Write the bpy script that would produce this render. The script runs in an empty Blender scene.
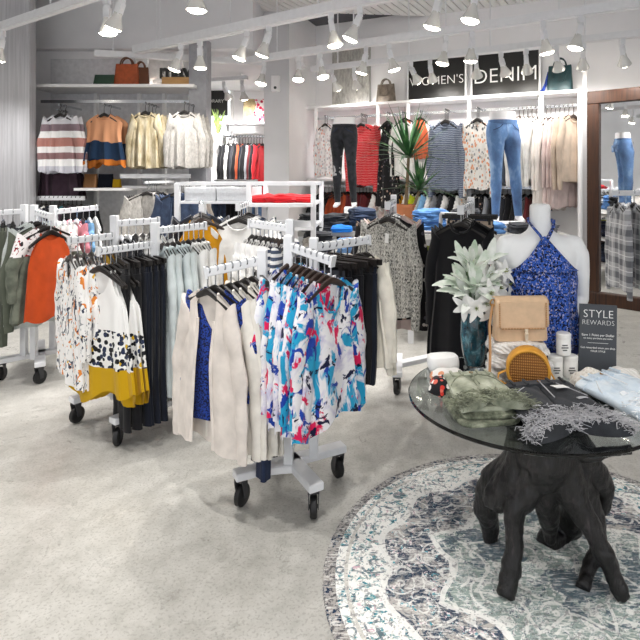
import bpy, bmesh, math, random
from mathutils import Vector, Matrix, noise as mnoise
random.seed(7)
PI = math.pi
sc = bpy.context.scene
COL = sc.collection
F, CX, HY, H = 552.0, 374.0, 176.5, 1.5        # focal length, principal point, horizon, eye height

def at(x, y, Y):
    return Vector(((x - CX) / F * Y, Y, H - (y - HY) / F * Y))
def atz(x, Y, z):
    return Vector(((x - CX) / F * Y, Y, z))
def lerp(a, b, t): return a + (b - a) * t
def sst(t):
    t = max(0., min(1., t)); return t * t * (3 - 2 * t)

# ------------------------------------------------------------------ mesh builder
class MB:
    def __init__(s): s.v = []; s.f = []
    def add(s, vs, fs):
        o = len(s.v); s.v += [tuple(p) for p in vs]; s.f += [tuple(i + o for i in q) for q in fs]; return s
    def box(s, c, d, rz=0, M=None):
        x, y, z = d[0] / 2, d[1] / 2, d[2] / 2
        vs = [Vector(p) for p in ((-x,-y,-z),(x,-y,-z),(x,y,-z),(-x,y,-z),(-x,-y,z),(x,-y,z),(x,y,z),(-x,y,z))]
        m = M if M is not None else Matrix.Rotation(rz, 3, 'Z')
        c = Vector(c)
        return s.add([m @ p + c for p in vs], [(0,3,2,1),(4,5,6,7),(0,1,5,4),(1,2,6,5),(2,3,7,6),(3,0,4,7)])
    def beam(s, p, q, w, h, up=(0,0,1)):
        p, q = Vector(p), Vector(q); d = (q - p); L = d.length; d.normalize()
        u = Vector(up)
        if abs(d.dot(u)) > .95: u = Vector((0,1,0))
        a = d.cross(u).normalized(); b = a.cross(d)
        m = Matrix((a, d, b)).transposed()
        return s.box((p + q) / 2, (w, L, h), M=m)
    def loft(s, rings, close=True, caps=(True, True)):
        n = len(rings[0]); o = len(s.v)
        for r in rings: s.v += [tuple(p) for p in r]
        for j in range(len(rings) - 1):
            for i in range(n if close else n - 1):
                k = (i + 1) % n
                s.f.append((o+j*n+i, o+j*n+k, o+(j+1)*n+k, o+(j+1)*n+i))
        if close and caps[0]: s.f.append(tuple(o + i for i in reversed(range(n))))
        if close and caps[1]: s.f.append(tuple(o + (len(rings)-1)*n + i for i in range(n)))
        return s
    def tube(s, pts, r, n=8, caps=True, flat=1.0):
        pts = [Vector(p) for p in pts]; rs = r if isinstance(r, (list, tuple)) else [r] * len(pts)
        rings = []; prev = None
        for i, p in enumerate(pts):
            d = (pts[min(i+1, len(pts)-1)] - pts[max(i-1, 0)])
            d = d.normalized() if d.length > 1e-9 else Vector((0,0,1))
            if prev is None:
                a = d.cross(Vector((0,0,1)))
                if a.length < .1: a = d.cross(Vector((0,1,0)))
            else: a = prev - d * prev.dot(d)
            a.normalize(); prev = a; b = d.cross(a)
            rings.append([p + a * (math.cos(2*PI*k/n) * rs[i]) + b * (math.sin(2*PI*k/n) * rs[i] * flat) for k in range(n)])
        return s.loft(rings, caps=(caps, caps))
    def lathe(s, prof, c=(0,0,0), n=24, M=None, caps=(True, True)):
        c = Vector(c); m = M if M is not None else Matrix.Identity(3)
        return s.loft([[c + m @ Vector((math.cos(2*PI*k/n)*r, math.sin(2*PI*k/n)*r, z)) for k in range(n)] for r, z in prof], caps=caps)
    def ball(s, c, r, n=10, sc=(1,1,1)):
        return s.lathe([(max(1e-4, math.sin(PI*i/n)) * r, -math.cos(PI*i/n) * r * sc[2]) for i in range(n+1)], c, n*2, Matrix.Diagonal((sc[0], sc[1], 1)))
    def mesh(s, name, m=None, smooth=True, off=None):
        me = bpy.data.meshes.new(name)
        vs = s.v if off is None else [(p[0]-off[0], p[1]-off[1], p[2]-off[2]) for p in s.v]
        me.from_pydata(vs, [], s.f); me.update()
        if m: me.materials.append(m)
        if smooth:
            me.polygons.foreach_set('use_smooth', [True] * len(me.polygons))
            try: me.set_sharp_from_angle(angle=math.radians(42))
            except Exception: pass
        return me
    # world = vertices are in world space and the parent only sits at its own base
    def build(s, name, m, parent=None, smooth=True, world=True):
        off = parent.matrix_basis.translation if (parent is not None and world) else None
        if off is not None and parent.parent is not None: off = off + parent.parent.matrix_basis.translation
        if parent is None and world:
            xs = [p[0] for p in s.v]; ys = [p[1] for p in s.v]; zs = [p[2] for p in s.v]
            off = Vector(((min(xs)+max(xs))/2, (min(ys)+max(ys))/2, min(zs)))
        o = bpy.data.objects.new(name, s.mesh(name, m, smooth, off)); COL.objects.link(o)
        if parent is not None: o.parent = parent
        elif off is not None: o.location = off
        return o
def mob(name, me, parent=None, loc=(0,0,0), rot=(0,0,0)):
    o = bpy.data.objects.new(name, me); COL.objects.link(o); o.location = loc; o.rotation_euler = rot
    if parent is not None: o.parent = parent
    return o
def tag(o, label, cat, group=None, kind=None):
    o['label'] = label; o['category'] = cat
    n = len(label.split())
    if n < 4 or n > 16: print('LABEL LENGTH', n, label)
    if group: o['group'] = group
    if kind: o['kind'] = kind
    return o
def thing(name, label, cat, loc, rz=0, group=None):
    o = bpy.data.objects.new(name, None); COL.objects.link(o); o.empty_display_size = .05
    o.location = loc; o.rotation_euler = (0, 0, rz)
    return tag(o, label, cat, group)
def struct(name, mb, m, smooth=False, parent=None):
    o = mb.build(name, m, parent, smooth)
    if parent is None: o['kind'] = 'structure'
    return o
ORD = ['first','second','third','fourth','fifth','sixth','seventh','eighth','ninth','tenth','eleventh','twelfth','thirteenth','fourteenth','fifteenth','sixteenth','seventeenth','eighteenth','nineteenth','twentieth']

# ------------------------------------------------------------------ materials
class NT:
    def __init__(s, name, rough=.6, metal=0., spec=.5, sheen=0.):
        s.m = bpy.data.materials.new(name); s.m.use_nodes = True
        s.t = s.m.node_tree; s.b = s.t.nodes['Principled BSDF']
        s.b.inputs['Roughness'].default_value = rough; s.b.inputs['Metallic'].default_value = metal
        s.b.inputs['Specular IOR Level'].default_value = spec
        if sheen: s.b.inputs['Sheen Weight'].default_value = sheen
        s._c = None
    def n(s, k, **kw):
        d = s.t.nodes.new(k)
        for a, b in kw.items(): setattr(d, a, b)
        return d
    def l(s, a, b): s.t.links.new(a, b)
    def co(s, rnd=True):
        if s._c is None:
            tc = s.n('ShaderNodeTexCoord').outputs['Object']; s.raw = tc
            if rnd:
                oi = s.n('ShaderNodeObjectInfo').outputs['Random']
                v = s.n('ShaderNodeVectorMath', operation='MULTIPLY_ADD'); c = s.n('ShaderNodeCombineXYZ')
                for i in range(3): s.l(oi, c.inputs[i])
                s.l(c.outputs[0], v.inputs[0]); v.inputs[1].default_value = (7.3, 3.1, 5.7); s.l(tc, v.inputs[2])
                s._c = v.outputs[0]
            else: s._c = tc
        return s._c
    def sep(s, i, raw=True):
        c = s.co(); x = s.n('ShaderNodeSeparateXYZ'); s.l(s.raw if raw else c, x.inputs[0]); return x.outputs[i]
    def scaled(s, vec, src=None):
        m = s.n('ShaderNodeMapping'); s.l(src or s.co(), m.inputs[0]); m.inputs['Scale'].default_value = vec; return m.outputs[0]
    def noise(s, sc, det=3, rough=.5, vec=None, dist=0):
        d = s.n('ShaderNodeTexNoise'); s.l(vec or s.co(), d.inputs['Vector'])
        d.inputs['Scale'].default_value = sc; d.inputs['Detail'].default_value = det; d.inputs['Roughness'].default_value = rough; d.inputs['Distortion'].default_value = dist
        return d.outputs[0]
    def vor(s, sc, feat='F1', out=0, vec=None, rnd=1):
        d = s.n('ShaderNodeTexVoronoi', feature=feat); s.l(vec or s.co(), d.inputs['Vector']); d.inputs['Scale'].default_value = sc; d.inputs['Randomness'].default_value = rnd
        return d.outputs[out]
    def math(s, op, a, b=None, c=None):
        d = s.n('ShaderNodeMath', operation=op)
        for i, q in enumerate((a, b, c)):
            if q is None: continue
            if isinstance(q, (int, float)): d.inputs[i].default_value = q
            else: s.l(q, d.inputs[i])
        return d.outputs[0]
    def ramp(s, f, stops, const=False):
        d = s.n('ShaderNodeValToRGB'); s.l(f, d.inputs[0]); e = d.color_ramp.elements
        if const: d.color_ramp.interpolation = 'CONSTANT'
        while len(e) < len(stops): e.new(.5)
        for q, (p, c) in zip(e, stops):
            q.position = p; q.color = (*c, 1) if not isinstance(c, (int, float)) else (c, c, c, 1)
        return d.outputs[0]
    def mix(s, f, a, b, op='MIX'):
        d = s.n('ShaderNodeMix', data_type='RGBA', blend_type=op)
        for i, q in ((0, f), (6, a), (7, b)):
            if isinstance(q, (int, float)): d.inputs[i].default_value = q
            elif isinstance(q, tuple): d.inputs[i].default_value = (*q, 1)
            else: s.l(q, d.inputs[i])
        return d.outputs[2]
    def less(s, a, b): return s.math('LESS_THAN', a, b)
    def more(s, a, b): return s.math('GREATER_THAN', a, b)
    def col(s, c):
        if isinstance(c, tuple): s.b.inputs['Base Color'].default_value = (*c, 1)
        else: s.l(c, s.b.inputs['Base Color'])
        return s
    def bump(s, h, st=.3, d=.01):
        b = s.n('ShaderNodeBump'); b.inputs['Strength'].default_value = st; b.inputs['Distance'].default_value = d
        s.l(h, b.inputs['Height']); s.l(b.outputs[0], s.b.inputs['Normal']); return s
def rgb(h):
    r = [int(h[i:i+2], 16) / 255 for i in (0, 2, 4)]
    return tuple(c / 12.92 if c <= .04045 else ((c + .055) / 1.055) ** 2.4 for c in r)
MATS = {}
def plain(name, hexc, rough=.5, metal=0., var=.06, sc=20, spec=.5, bump=0):
    t = NT(name, rough, metal, spec); c = rgb(hexc)
    lo = tuple(max(0, q * (1 - var * 2)) for q in c); hi = tuple(min(1, q * (1 + var * 1.2)) for q in c)
    f = t.noise(sc, 3); t.col(t.ramp(f, [(.3, lo), (.7, hi)]))
    if bump: t.bump(t.noise(sc * 6, 2), bump, .004)
    MATS[name] = t.m; return t.m
def cloth(name, hexc, var=.08, weave=260, rough=.9, sheen=.15):
    t = NT(name, rough, 0, .2, sheen); c = rgb(hexc)
    lo = tuple(max(0, q * (1 - var * 2)) for q in c); hi = tuple(min(1, q * (1 + var)) for q in c)
    t.col(t.ramp(t.noise(14, 4), [(.3, lo), (.7, hi)])); t.bump(t.noise(weave, 2), .25, .002)
    MATS[name] = t.m; return t.m
def printed(name, fn, rough=.85, sheen=.1, bump=(260, .2)):
    t = NT(name, rough, 0, .2, sheen); t.co(); t.col(fn(t)); t.bump(t.noise(bump[0], 2), bump[1], .002)
    MATS[name] = t.m; return t.m
def emit(name, hexc, st):
    t = NT(name); t.col(rgb(hexc)); t.b.inputs['Emission Color'].default_value = (*rgb(hexc), 1); t.b.inputs['Emission Strength'].default_value = st
    MATS[name] = t.m; return t.m

white_steel = plain('white_steel', 'e9eaed', .35, var=.02)
white_paint = plain('white_paint', 'f1f0f1', .6, var=.015, sc=3)
wall_white = plain('wall_white', 'f1f0f2', .8, var=.02, sc=2)
wall_grey = plain('wall_grey', 'd2d2d6', .8, var=.03, sc=2)
ceil_grey = plain('ceil_grey', 'e2e2e5', .8, var=.03, sc=2)
black_wood = plain('black_wood', '1b1716', .4, var=.2)
brown_wood = plain('brown_wood', '3a2c26', .4, var=.2)
grey_plastic = plain('grey_plastic', '3b3b3e', .4)
chrome = plain('chrome', 'c9ccd0', .2, 1., var=.02)
rubber = plain('rubber', '141416', .5)
tag_white = plain('tag_white', 'f4f4f2', .6, var=.01)
bulb_m = emit('bulb_glow', 'fff6e6', 22.)
m_black = plain('sign_black', '161616', .4, var=.05)
paper_white = plain('paper_white', 'f5f4f0', .8, var=.01)
def wood(name, c1, c2, sc=(1, 1, .06), ns=30, rough=.5):
    t = NT(name, rough); v = t.scaled(sc)
    t.col(t.ramp(t.noise(ns, 5, .65, v, 1.2), [(.3, rgb(c1)), (.7, rgb(c2))])); t.bump(t.noise(ns * 2, 3, .6, v), .2, .004)
    MATS[name] = t.m; return t.m
mirror_wood = wood('mirror_wood', '1d0e07', '4c2c18')
panel_grey = wood('panel_grey', 'a4a4a8', 'c6c6ca', (1, 1, .03), 26)
sign_wood = wood('sign_wood', 'b98852', 'd3a76d', (.08, 1, 1))
table_grey = wood('table_grey', 'a9a7a3', 'c9c7c3', (.06, 1, 1), 24)
def denim(name, c1, c2, fade=None):
    t = NT(name, .85, 0, .2, .1); t.co()
    w = t.noise(420, 2); base = t.ramp(t.noise(16, 5, .6), [(.32, rgb(c1)), (.68, rgb(c2))])
    base = t.mix(t.math('MULTIPLY', w, .35), base, tuple(min(1, q * 1.7 + .02) for q in rgb(c2)))
    t.col(base); t.bump(w, .3, .002); MATS[name] = t.m; return t.m
denim_dark = denim('denim_dark', '20283a', '38465f')
denim_mid = denim('denim_mid', '2f4d78', '6f93bd')
denim_blue = denim('denim_blue', '335a90', '5d8cc4')
denim_black = denim('denim_black', '17181c', '2c2e34')
denim_char = denim('denim_char', '1b1d20', '393b40')
denim_light = denim('denim_light', 'b4c9db', 'dde8f0')
denim_navy = denim('denim_navy', '151d33', '26324e')
sage = printed('sage_cloth', lambda t: t.ramp(t.noise(18, 5), [(.3, rgb('6f7564')), (.5, rgb('a0a491')), (.72, rgb('c3c6b5'))]))
# ------------------------------------------------------------------ printed fabrics
W_ = (.86, .86, .85)
def pr_splash(t):
    def soft(s, lo, hi, vec, dist): return t.ramp(t.noise(s, 4, .62, vec, dist), [(lo, 0.), (hi, 1.)])
    c = t.mix(soft(9, .5, .66, None, .6), rgb('f2f0f3'), rgb('c9c4e0'))
    c = t.mix(soft(8, .515, .555, t.scaled((1.0, 1.0, .75)), .7), c, rgb('28a0cc'))
    c = t.mix(soft(9.5, .56, .59, t.scaled((1.1, 1, .8)), 1.), c, rgb('2244a8'))
    c = t.mix(soft(10.5, .58, .61, t.scaled((1, 1.3, .7)), .5), c, rgb('df1f58'))
    return t.mix(soft(12, .60, .625, t.scaled((1.2, 1, .8)), .9), c, rgb('15193c'))
def pr_bloom(t):
    c = t.mix(t.more(t.noise(19, 2, .5, t.scaled((1.3, 1, .8)), 1.), .62), rgb('f2f0ee'), rgb('e0883c'))
    c = t.mix(t.more(t.noise(20, 2, .5, t.scaled((1, 1.2, .7)), 2.), .62), c, rgb('353d52'))
    c = t.mix(t.more(t.noise(23, 2, .5, t.scaled((1.1, 1.4, .8)), 1.), .64), c, rgb('9fa2a6'))
    return t.mix(t.more(t.noise(27, 2, .5, t.scaled((1.4, 1.1, 1)), .5), .71), c, rgb('e3b23c'))
def pr_spot(t):
    cell = t.vor(38); z = t.sep(2)
    spots = t.ramp(t.vor(38, 'F1', 1), [(0, rgb('17181d')), (.42, rgb('2c3550')), (.66, rgb('17181d')), (.8, rgb('d8b21c'))], True)
    mid = t.mix(t.less(cell, .50), rgb('f0efec'), spots)
    zz = t.math('ADD', z, t.math('MULTIPLY', t.noise(3, 1), .05))
    c = t.mix(t.less(zz, -.40), rgb('f2f1ef'), mid)
    return t.mix(t.less(zz, -.58), c, rgb('c79d12'))
def pr_raglan(t):
    z = t.sep(2); c = t.mix(t.more(t.noise(22, 2, .5, None, 1.), .60), rgb('eeeaea'), rgb('a01f2d'))
    c = t.mix(t.more(t.noise(28, 2, .5, t.scaled((1.2, 1, 1)), 1.), .64), c, rgb('2a2b30'))
    return t.mix(t.less(z, -.30), c, t.ramp(t.noise(18, 3), [(.3, rgb('575c52')), (.7, rgb('787d70'))]))
def pr_animal(t):
    return t.mix(t.less(t.vor(85), .40), t.ramp(t.noise(10, 2), [(.3, rgb('b7a08c')), (.7, rgb('d8c9b6'))]), rgb('2b2521'))
def pr_tweed(t):
    a = t.noise(170, 2, .6, t.scaled((1, 1, .45))); b = t.vor(38, 'F1', 0, t.scaled((1, 1, 1)), .3)
    c = t.ramp(a, [(.38, rgb('3e3e3f')), (.5, rgb('96958f')), (.64, rgb('d8d6cf'))])
    return t.mix(t.math('MULTIPLY', t.more(b, .5), .35), c, rgb('e2e0da'))
def bands(t, stops, wob=.012, axis=2, lo=-1., hi=0.):
    z = t.math('ADD', t.sep(axis), t.math('MULTIPLY', t.math('SUBTRACT', t.noise(5, 2), .5), wob * 2))
    f = t.math('DIVIDE', t.math('SUBTRACT', z, lo), hi - lo)
    return t.ramp(f, stops, True)
def pr_wide_stripes(t):
    return bands(t, [(0, rgb('b3b3bf')), (.27, rgb('c9c9d2')), (.36, rgb('f0f0f0')), (.43, rgb('8d6d6e')), (.50, rgb('e9e6e6')), (.56, rgb('b07c73')), (.65, rgb('ededed')), (.72, rgb('85737b')), (.79, rgb('d9d9df'))])
def pr_poncho(t):
    return bands(t, [(0, rgb('c2702a')), (.42, rgb('1d3450')), (.60, rgb('d79b74')), (.9, rgb('c98a60'))], .05)
def pr_gold(t):
    return t.ramp(t.noise(9, 5, .6, t.scaled((1.6, 1.6, .7))), [(.3, rgb('857552')), (.5, rgb('bdb092')), (.68, rgb('dcd3bd'))])
def pr_heather(a, b):
    return lambda t: t.ramp(t.noise(60, 4, .7, t.scaled((1, 1, .5))), [(.32, rgb(a)), (.68, rgb(b))])
def pr_pin(a, b, sc=30, th=.6, diag=True):
    def f(t):
        d = t.n('ShaderNodeTexWave', bands_direction='Z'); t.l(t.raw, d.inputs[0]); d.inputs['Scale'].default_value = sc * .32; d.inputs['Distortion'].default_value = 2.2; d.inputs['Detail'].default_value = 1
        return t.mix(t.more(d.outputs[1], th + .3), rgb(a), rgb(b))
    return f
def pr_stripes(a, b, sc=22):
    def f(t):
        m = t.math('FRACT', t.math('MULTIPLY', t.sep(2), sc)); return t.mix(t.less(m, .5), rgb(a), rgb(b))
    return f
def pr_plaid(base, dark, light):
    def f(t):
        x, z = t.sep(0), t.sep(2)
        fx = t.math('FRACT', t.math('MULTIPLY', x, 9.)); fz = t.math('FRACT', t.math('MULTIPLY', z, 9.))
        a = t.less(fx, .42); b = t.less(fz, .42)
        c = t.mix(t.math('MULTIPLY', t.math('ADD', a, b), .42), rgb(base), rgb(dark))
        th = t.math('MAXIMUM', t.less(t.math('ABSOLUTE', t.math('SUBTRACT', fx, .7)), .03), t.less(t.math('ABSOLUTE', t.math('SUBTRACT', fz, .7)), .03))
        return t.mix(t.math('MULTIPLY', th, .8), c, rgb(light))
    return f
def pr_dots(base, cols, sc, th=.36):
    def f(t):
        k = t.vor(sc, 'F1', 1); st = [(i / len(cols), rgb(c)) for i, c in enumerate(cols)]
        return t.mix(t.less(t.vor(sc), th), rgb(base), t.ramp(k, st, True))
    return f
def pr_halter(t):
    a = t.noise(110, 1, .5, None, .6); b = t.noise(95, 1, .5, t.scaled((1.2, 1, 1)), .6)
    c = t.mix(t.more(b, .60), rgb('3158b0'), rgb('a8a6c4'))
    return t.mix(t.more(a, .545), c, rgb('141a36'))
def pr_blueprint(t):
    return t.mix(t.more(t.noise(120, 1, .5), .52), rgb('24429c'), rgb('141a3a'))
m_splash = printed('splash_print', pr_splash); m_bloom = printed('bloom_print', pr_bloom); m_spot = printed('spot_border', pr_spot)
m_raglan = printed('raglan_print', pr_raglan); m_animal = printed('animal_print', pr_animal); m_tweed = printed('tweed_knit', pr_tweed, bump=(170, .5))
m_wide = printed('wide_stripes', pr_wide_stripes); m_poncho = printed('poncho_bands', pr_poncho); m_gold = printed('gold_knit', pr_gold, .5)
m_heath = printed('oatmeal_knit', pr_heather('989590', 'c6c2bd')); m_redpin = printed('red_chevron', pr_pin('cf2430', 'e9a7a4', 60, .62))
m_bluepin = printed('slate_chevron', pr_pin('5a6478', 'b9bfca', 60, .62)); m_navstripe = printed('breton_stripe', pr_stripes('ecebea', '4a5468', 26))
m_plaid1 = printed('grey_plaid', pr_plaid('c9cacd', '54575f', 'f0f0f0')); m_plaid2 = printed('rose_plaid', pr_plaid('cfc4c2', '7b6669', 'f3efec'))
m_pale_fl = printed('pale_floral', pr_dots('ece8e8', ['d9c7cb', 'b9b4ba', 'e39b86', 'cfd0d6'], 26, .4)); m_grey_fl = printed('grey_floral', pr_dots('e6e3df', ['8d8f94', 'c9bdb2', 'e2a07a', '5c5f66'], 30, .42))
m_dark_fl = printed('dark_floral', pr_dots('201f22', ['b99a8a', '3a3a40', 'd8cfc8', '55505a'], 24, .3)); m_rosefl = printed('rose_floral', pr_dots('1c1b20', ['c9382e', 'efe9e4', 'd96a5a', 'f2efe9'], 40, .45))
m_embro = printed('embroidered', lambda t: t.mix(t.less(t.math('ABSOLUTE', t.sep(0)), .045), rgb('ebe4de'), t.ramp(t.noise(60, 2), [(.4, rgb('2c3040')), (.5, rgb('c9603c')), (.6, rgb('e4d8cc'))], True)))
m_blueprint = printed('blue_leaf_print', pr_blueprint); m_halter = printed('halter_print', pr_halter)
C = {}
for nm, hx in dict(cream='e6e1d8', pinkcream='e3dad2', white='f3f2f0', paleblue='d3dcdd', mint='cfd9d5', black='16161a', navy='161b28', charcoal='33343a', olive='5c6155', palegrey='c4cac8',
                   orange='c04a1c', mustard='c58a13', yellow='d3a91c', plum='4f3d49', rust='a8492a', maroon='5c2226', beige='cbb8a6', blush='dcc8c4', taupe='8d857e', grey='8e9096', pink='d98a97',
                   teal='3c6f78', lime='b9c32a', sky='7fb0dc', red='c81e28', coral='e0704c', ivory='ece6d8', slate='56606e').items():
    C[nm] = cloth('fabric_' + nm, hx)

# ------------------------------------------------------------------ garment shapes (origin = top of the hanger hook)
NECKZ = -.112
def shoulder_z(ax, w, nw): return NECKZ - .072 * max(0, ax - nw) / max(.01, w - nw) - .012 * sst((ax - w * .8) / (w * .2) if ax > w * .8 else 0)
def top_parts(L=.68, w=.2, wh=.24, neck=(.075, .09), sleeve=.0, sr=.062, folds=7, amp=.012, depth=.026, seed=1, gap=0., tank=False, collar=False, hem=.01, wide=0., nu=60, nv=18):
    rnd = random.Random(seed); ph = rnd.random() * 6; ph2 = rnd.random() * 6; out = {}
    nw, nd = neck
    def Wd(v):
        if tank: return lerp(.105, w * .95, sst(v / .26)) if v < .26 else lerp(w * .95, wh, (v - .26) / .74)
        return lerp(w, w * .93, sst(v / .25)) + wide * math.sin(PI * min(1, v * 1.2)) * .5 if v < .25 else lerp(w * .93, wh, sst((v - .25) / .75)) + wide * math.sin(PI * min(1, v * 1.2)) * .5
    rings = []
    u0, u1 = gap, 2 * PI - gap
    for j in range(nv + 1):
        v = j / nv; r = []
        for i in range(nu + (1 if gap else 0)):
            u = lerp(u0, u1, i / nu)
            s_, c_ = math.sin(u), math.cos(u)
            W0 = Wd(0); x0 = W0 * s_; ax = abs(x0)
            zt = shoulder_z(ax, W0, nw)
            if ax < nw:
                q = math.sqrt(max(0, 1 - (ax / nw) ** 2)); zt = NECKZ - (nd if c_ > 0 else .018) * q
            x = Wd(v) * s_ * (1 + .03 * v * math.sin(3 * u + ph))
            D = lerp(.008, depth, sst(v * 2.5))
            fo = amp * (v ** .8) * (math.sin(folds * u + ph + 1.3 * math.sin(2 * u + ph2)) + .5 * math.sin(folds * 1.7 * u + ph2))
            z = lerp(zt, -L - hem * math.sin(2 * u + ph) - hem * .8 * math.sin(5 * u + ph2), v)
            r.append((x + fo * .35 * c_, -(c_ * D) + fo * (-1 if c_ > 0 else 1) * (.35 + .65 * abs(c_)), z))
        rings.append(r)
    b = MB(); b.loft(rings, close=not gap, caps=(False, False)); out['body'] = b
    if not tank or collar:
        nb = MB(); pts = []
        for i in range(25):
            a = 2 * PI * i / 24; ax = nw * math.sin(a); q = math.sqrt(max(0, 1 - (ax / nw) ** 2)); c_ = math.cos(a)
            if gap and c_ > .3: continue
            pts.append((ax, -c_ * .012, NECKZ - (nd if c_ > 0 else .018) * q))
        if gap: pts = pts[len(pts)//2:] + pts[:len(pts)//2] if False else sorted(pts, key=lambda p: p[0])
        nb.tube(pts, .016 if collar else .006, 6, flat=.5 if collar else 1)
        out['neckband'] = nb
    if gap:
        lp = MB()
        for sgn in (1, -1):
            idx = 0 if sgn > 0 else -1
            lp.tube([(p[idx][0] * (1 if True else 1), p[idx][1] - .003, p[idx][2]) for p in rings], .011, 6, flat=.45)
        out['front_edge'] = lp
    if sleeve:
        for sgn, nm in ((-1, 'sleeve'), (1, 'sleeve ')):
            m = MB(); R = []; n = 12; steps = 14
            for j in range(steps + 1):
                v = j / steps
                if sleeve > .25:
                    px = w - .035 + .06 * sst(v * 2.2) + .012 * math.sin(v * 3 + ph); pz = -.195 - v * sleeve; tilt = lerp(.9, 0, sst(v * 4))
                else:
                    px = w - .03 + .09 * v; pz = -.195 - v * sleeve; tilt = .8
                rr = lerp(sr, sr * .62, sst(v)) * (1 + .1 * math.sin(v * 22 + ph) * (1 if v < .95 else 0)) * (1 if v < .93 else (1.0 if v < .96 else .9))
                ring = []
                for k in range(n):
                    a = 2 * PI * k / n; ox = math.cos(a) * rr * .8; oy = math.sin(a) * rr * .42
                    ring.append((sgn * (px + ox * math.cos(tilt * .8)), oy, pz + ox * math.sin(tilt) * (1.1) + (rr * .35 if v == 0 else 0)))
                R.append(ring)
            if sgn < 0: R = [list(reversed(r)) for r in R]
            m.loft(R, caps=(True, True)); out[nm] = m
    return out
def trouser_parts(L=.98, w=.17, seed=1, flare=.0, nu=20, nv=16, z0=-.125):
    rnd = random.Random(seed); ph = rnd.random() * 6; out = {}
    wb = MB(); wb.loft([[(w * 1.0 * math.sin(2*PI*i/28), -.024 * math.cos(2*PI*i/28), z) for i in range(28)] for z in (z0, z0 - .035)], caps=(False, False)); out['waistband'] = wb
    for sgn, nm in ((-1, 'leg'), (1, 'leg ')):
        R = []
        for j in range(nv + 1):
            v = j / nv; z = z0 - .03 - v * (L - .03 + z0 * 0)
            cx = sgn * lerp(w * .5, w * .52, v); hw = lerp(w * .53, w * .44 + flare, sst(v * 1.2))
            R.append([(cx + hw * math.cos(a) + .006 * v * math.sin(6 * v + ph), (.024 + .004 * math.sin(3 * a + ph)) * math.sin(a) + .008 * v * math.sin(4 * math.cos(a) * 2 + ph + 5 * v), z) for a in (2 * PI * k / nu for k in range(nu))])
        m = MB(); m.loft(R, caps=(True, True)); out[nm] = m
    return out
def skirtlike(L, w, wh, seed=3, folds=9):   # hung from clips
    p = top_parts(L=L, w=w, wh=wh, neck=(.001, .001), folds=folds, amp=.014, seed=seed)
    return {'body': p['body']}
GEO = {}
def geo(kind, parts): GEO[kind] = parts
geo('floral_tee', top_parts(L=.76, w=.2, wh=.24, neck=(.07, .12), sleeve=.42, sr=.06, folds=8, amp=.013, seed=2))
geo('swing_tee', top_parts(L=.74, w=.2, wh=.25, neck=(.085, .14), sleeve=.50, sr=.062, folds=9, amp=.018, seed=5, hem=.02))
geo('long_cardigan', top_parts(L=.80, w=.2, wh=.25, neck=(.075, .2), sleeve=.62, sr=.06, folds=6, amp=.014, seed=6, gap=.30))
geo('long_sleeve', top_parts(L=.72, w=.2, wh=.23, neck=(.075, .06), sleeve=.60, sr=.062, folds=6, amp=.012, seed=8))
geo('tunic', top_parts(L=.92, w=.2, wh=.24, neck=(.07, .05), sleeve=.55, sr=.055, folds=9, amp=.014, seed=9, collar=True))
geo('shirt', top_parts(L=.74, w=.21, wh=.24, neck=(.065, .06), sleeve=.60, sr=.062, folds=6, amp=.013, seed=10, collar=True))
geo('camisole', top_parts(L=.75, w=.2, wh=.25, neck=(.08, .13), folds=8, amp=.015, seed=11, tank=True, hem=.03))
geo('halter_tank', top_parts(L=.62, w=.2, wh=.23, neck=(.085, .05), folds=6, amp=.008, seed=12, tank=True, collar=False, hem=.012))
geo('tank', top_parts(L=.70, w=.19, wh=.23, neck=(.08, .05), folds=6, amp=.012, seed=13, tank=True))
geo('short_tee', top_parts(L=.62, w=.2, wh=.23, neck=(.08, .07), sleeve=.14, sr=.075, folds=7, amp=.012, seed=14))
geo('sweater', top_parts(L=.70, w=.20, wh=.22, neck=(.09, .05), sleeve=.50, sr=.075, folds=9, amp=.024, seed=15, wide=.03))
geo('dress', top_parts(L=1.05, w=.18, wh=.25, neck=(.075, .09), folds=9, amp=.018, seed=16, tank=True))
geo('plain_dress', top_parts(L=.86, w=.2, wh=.24, neck=(.075, .06), sleeve=.5, folds=9, amp=.016, seed=17))
geo('jacket', top_parts(L=.62, w=.21, wh=.22, neck=(.07, .12), sleeve=.56, sr=.066, folds=5, amp=.01, seed=18, gap=.25, collar=True))
geo('blazer', top_parts(L=.70, w=.21, wh=.23, neck=(.06, .22), sleeve=.6, sr=.066, folds=5, amp=.009, seed=19, gap=.22, collar=True))
geo('trousers', trouser_parts(L=.86, w=.15, seed=20))
geo('cropped_trousers', trouser_parts(L=.54, w=.15, seed=27))
geo('wide_trousers', trouser_parts(L=.88, w=.16, seed=21, flare=.03))
geo('poncho', top_parts(L=.62, w=.25, wh=.30, neck=(.09, .05), sleeve=.0, folds=8, amp=.022, seed=22, hem=.03))
LOW = {}
def low(kind):                    # the same garment as one mesh, for the far rails
    if kind not in LOW:
        b = MB()
        for m in GEO[kind].values(): b.add(m.v, m.f)
        LOW[kind] = b
    return LOW[kind]
MESH = {}
def gmesh(kind, part, mat):
    k = (kind, part, mat.name)
    if k not in MESH:
        mb = low(kind) if part is None else GEO[kind][part]
        MESH[k] = mb.mesh(kind if part is None else part.strip(), mat)
    return MESH[k]
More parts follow.
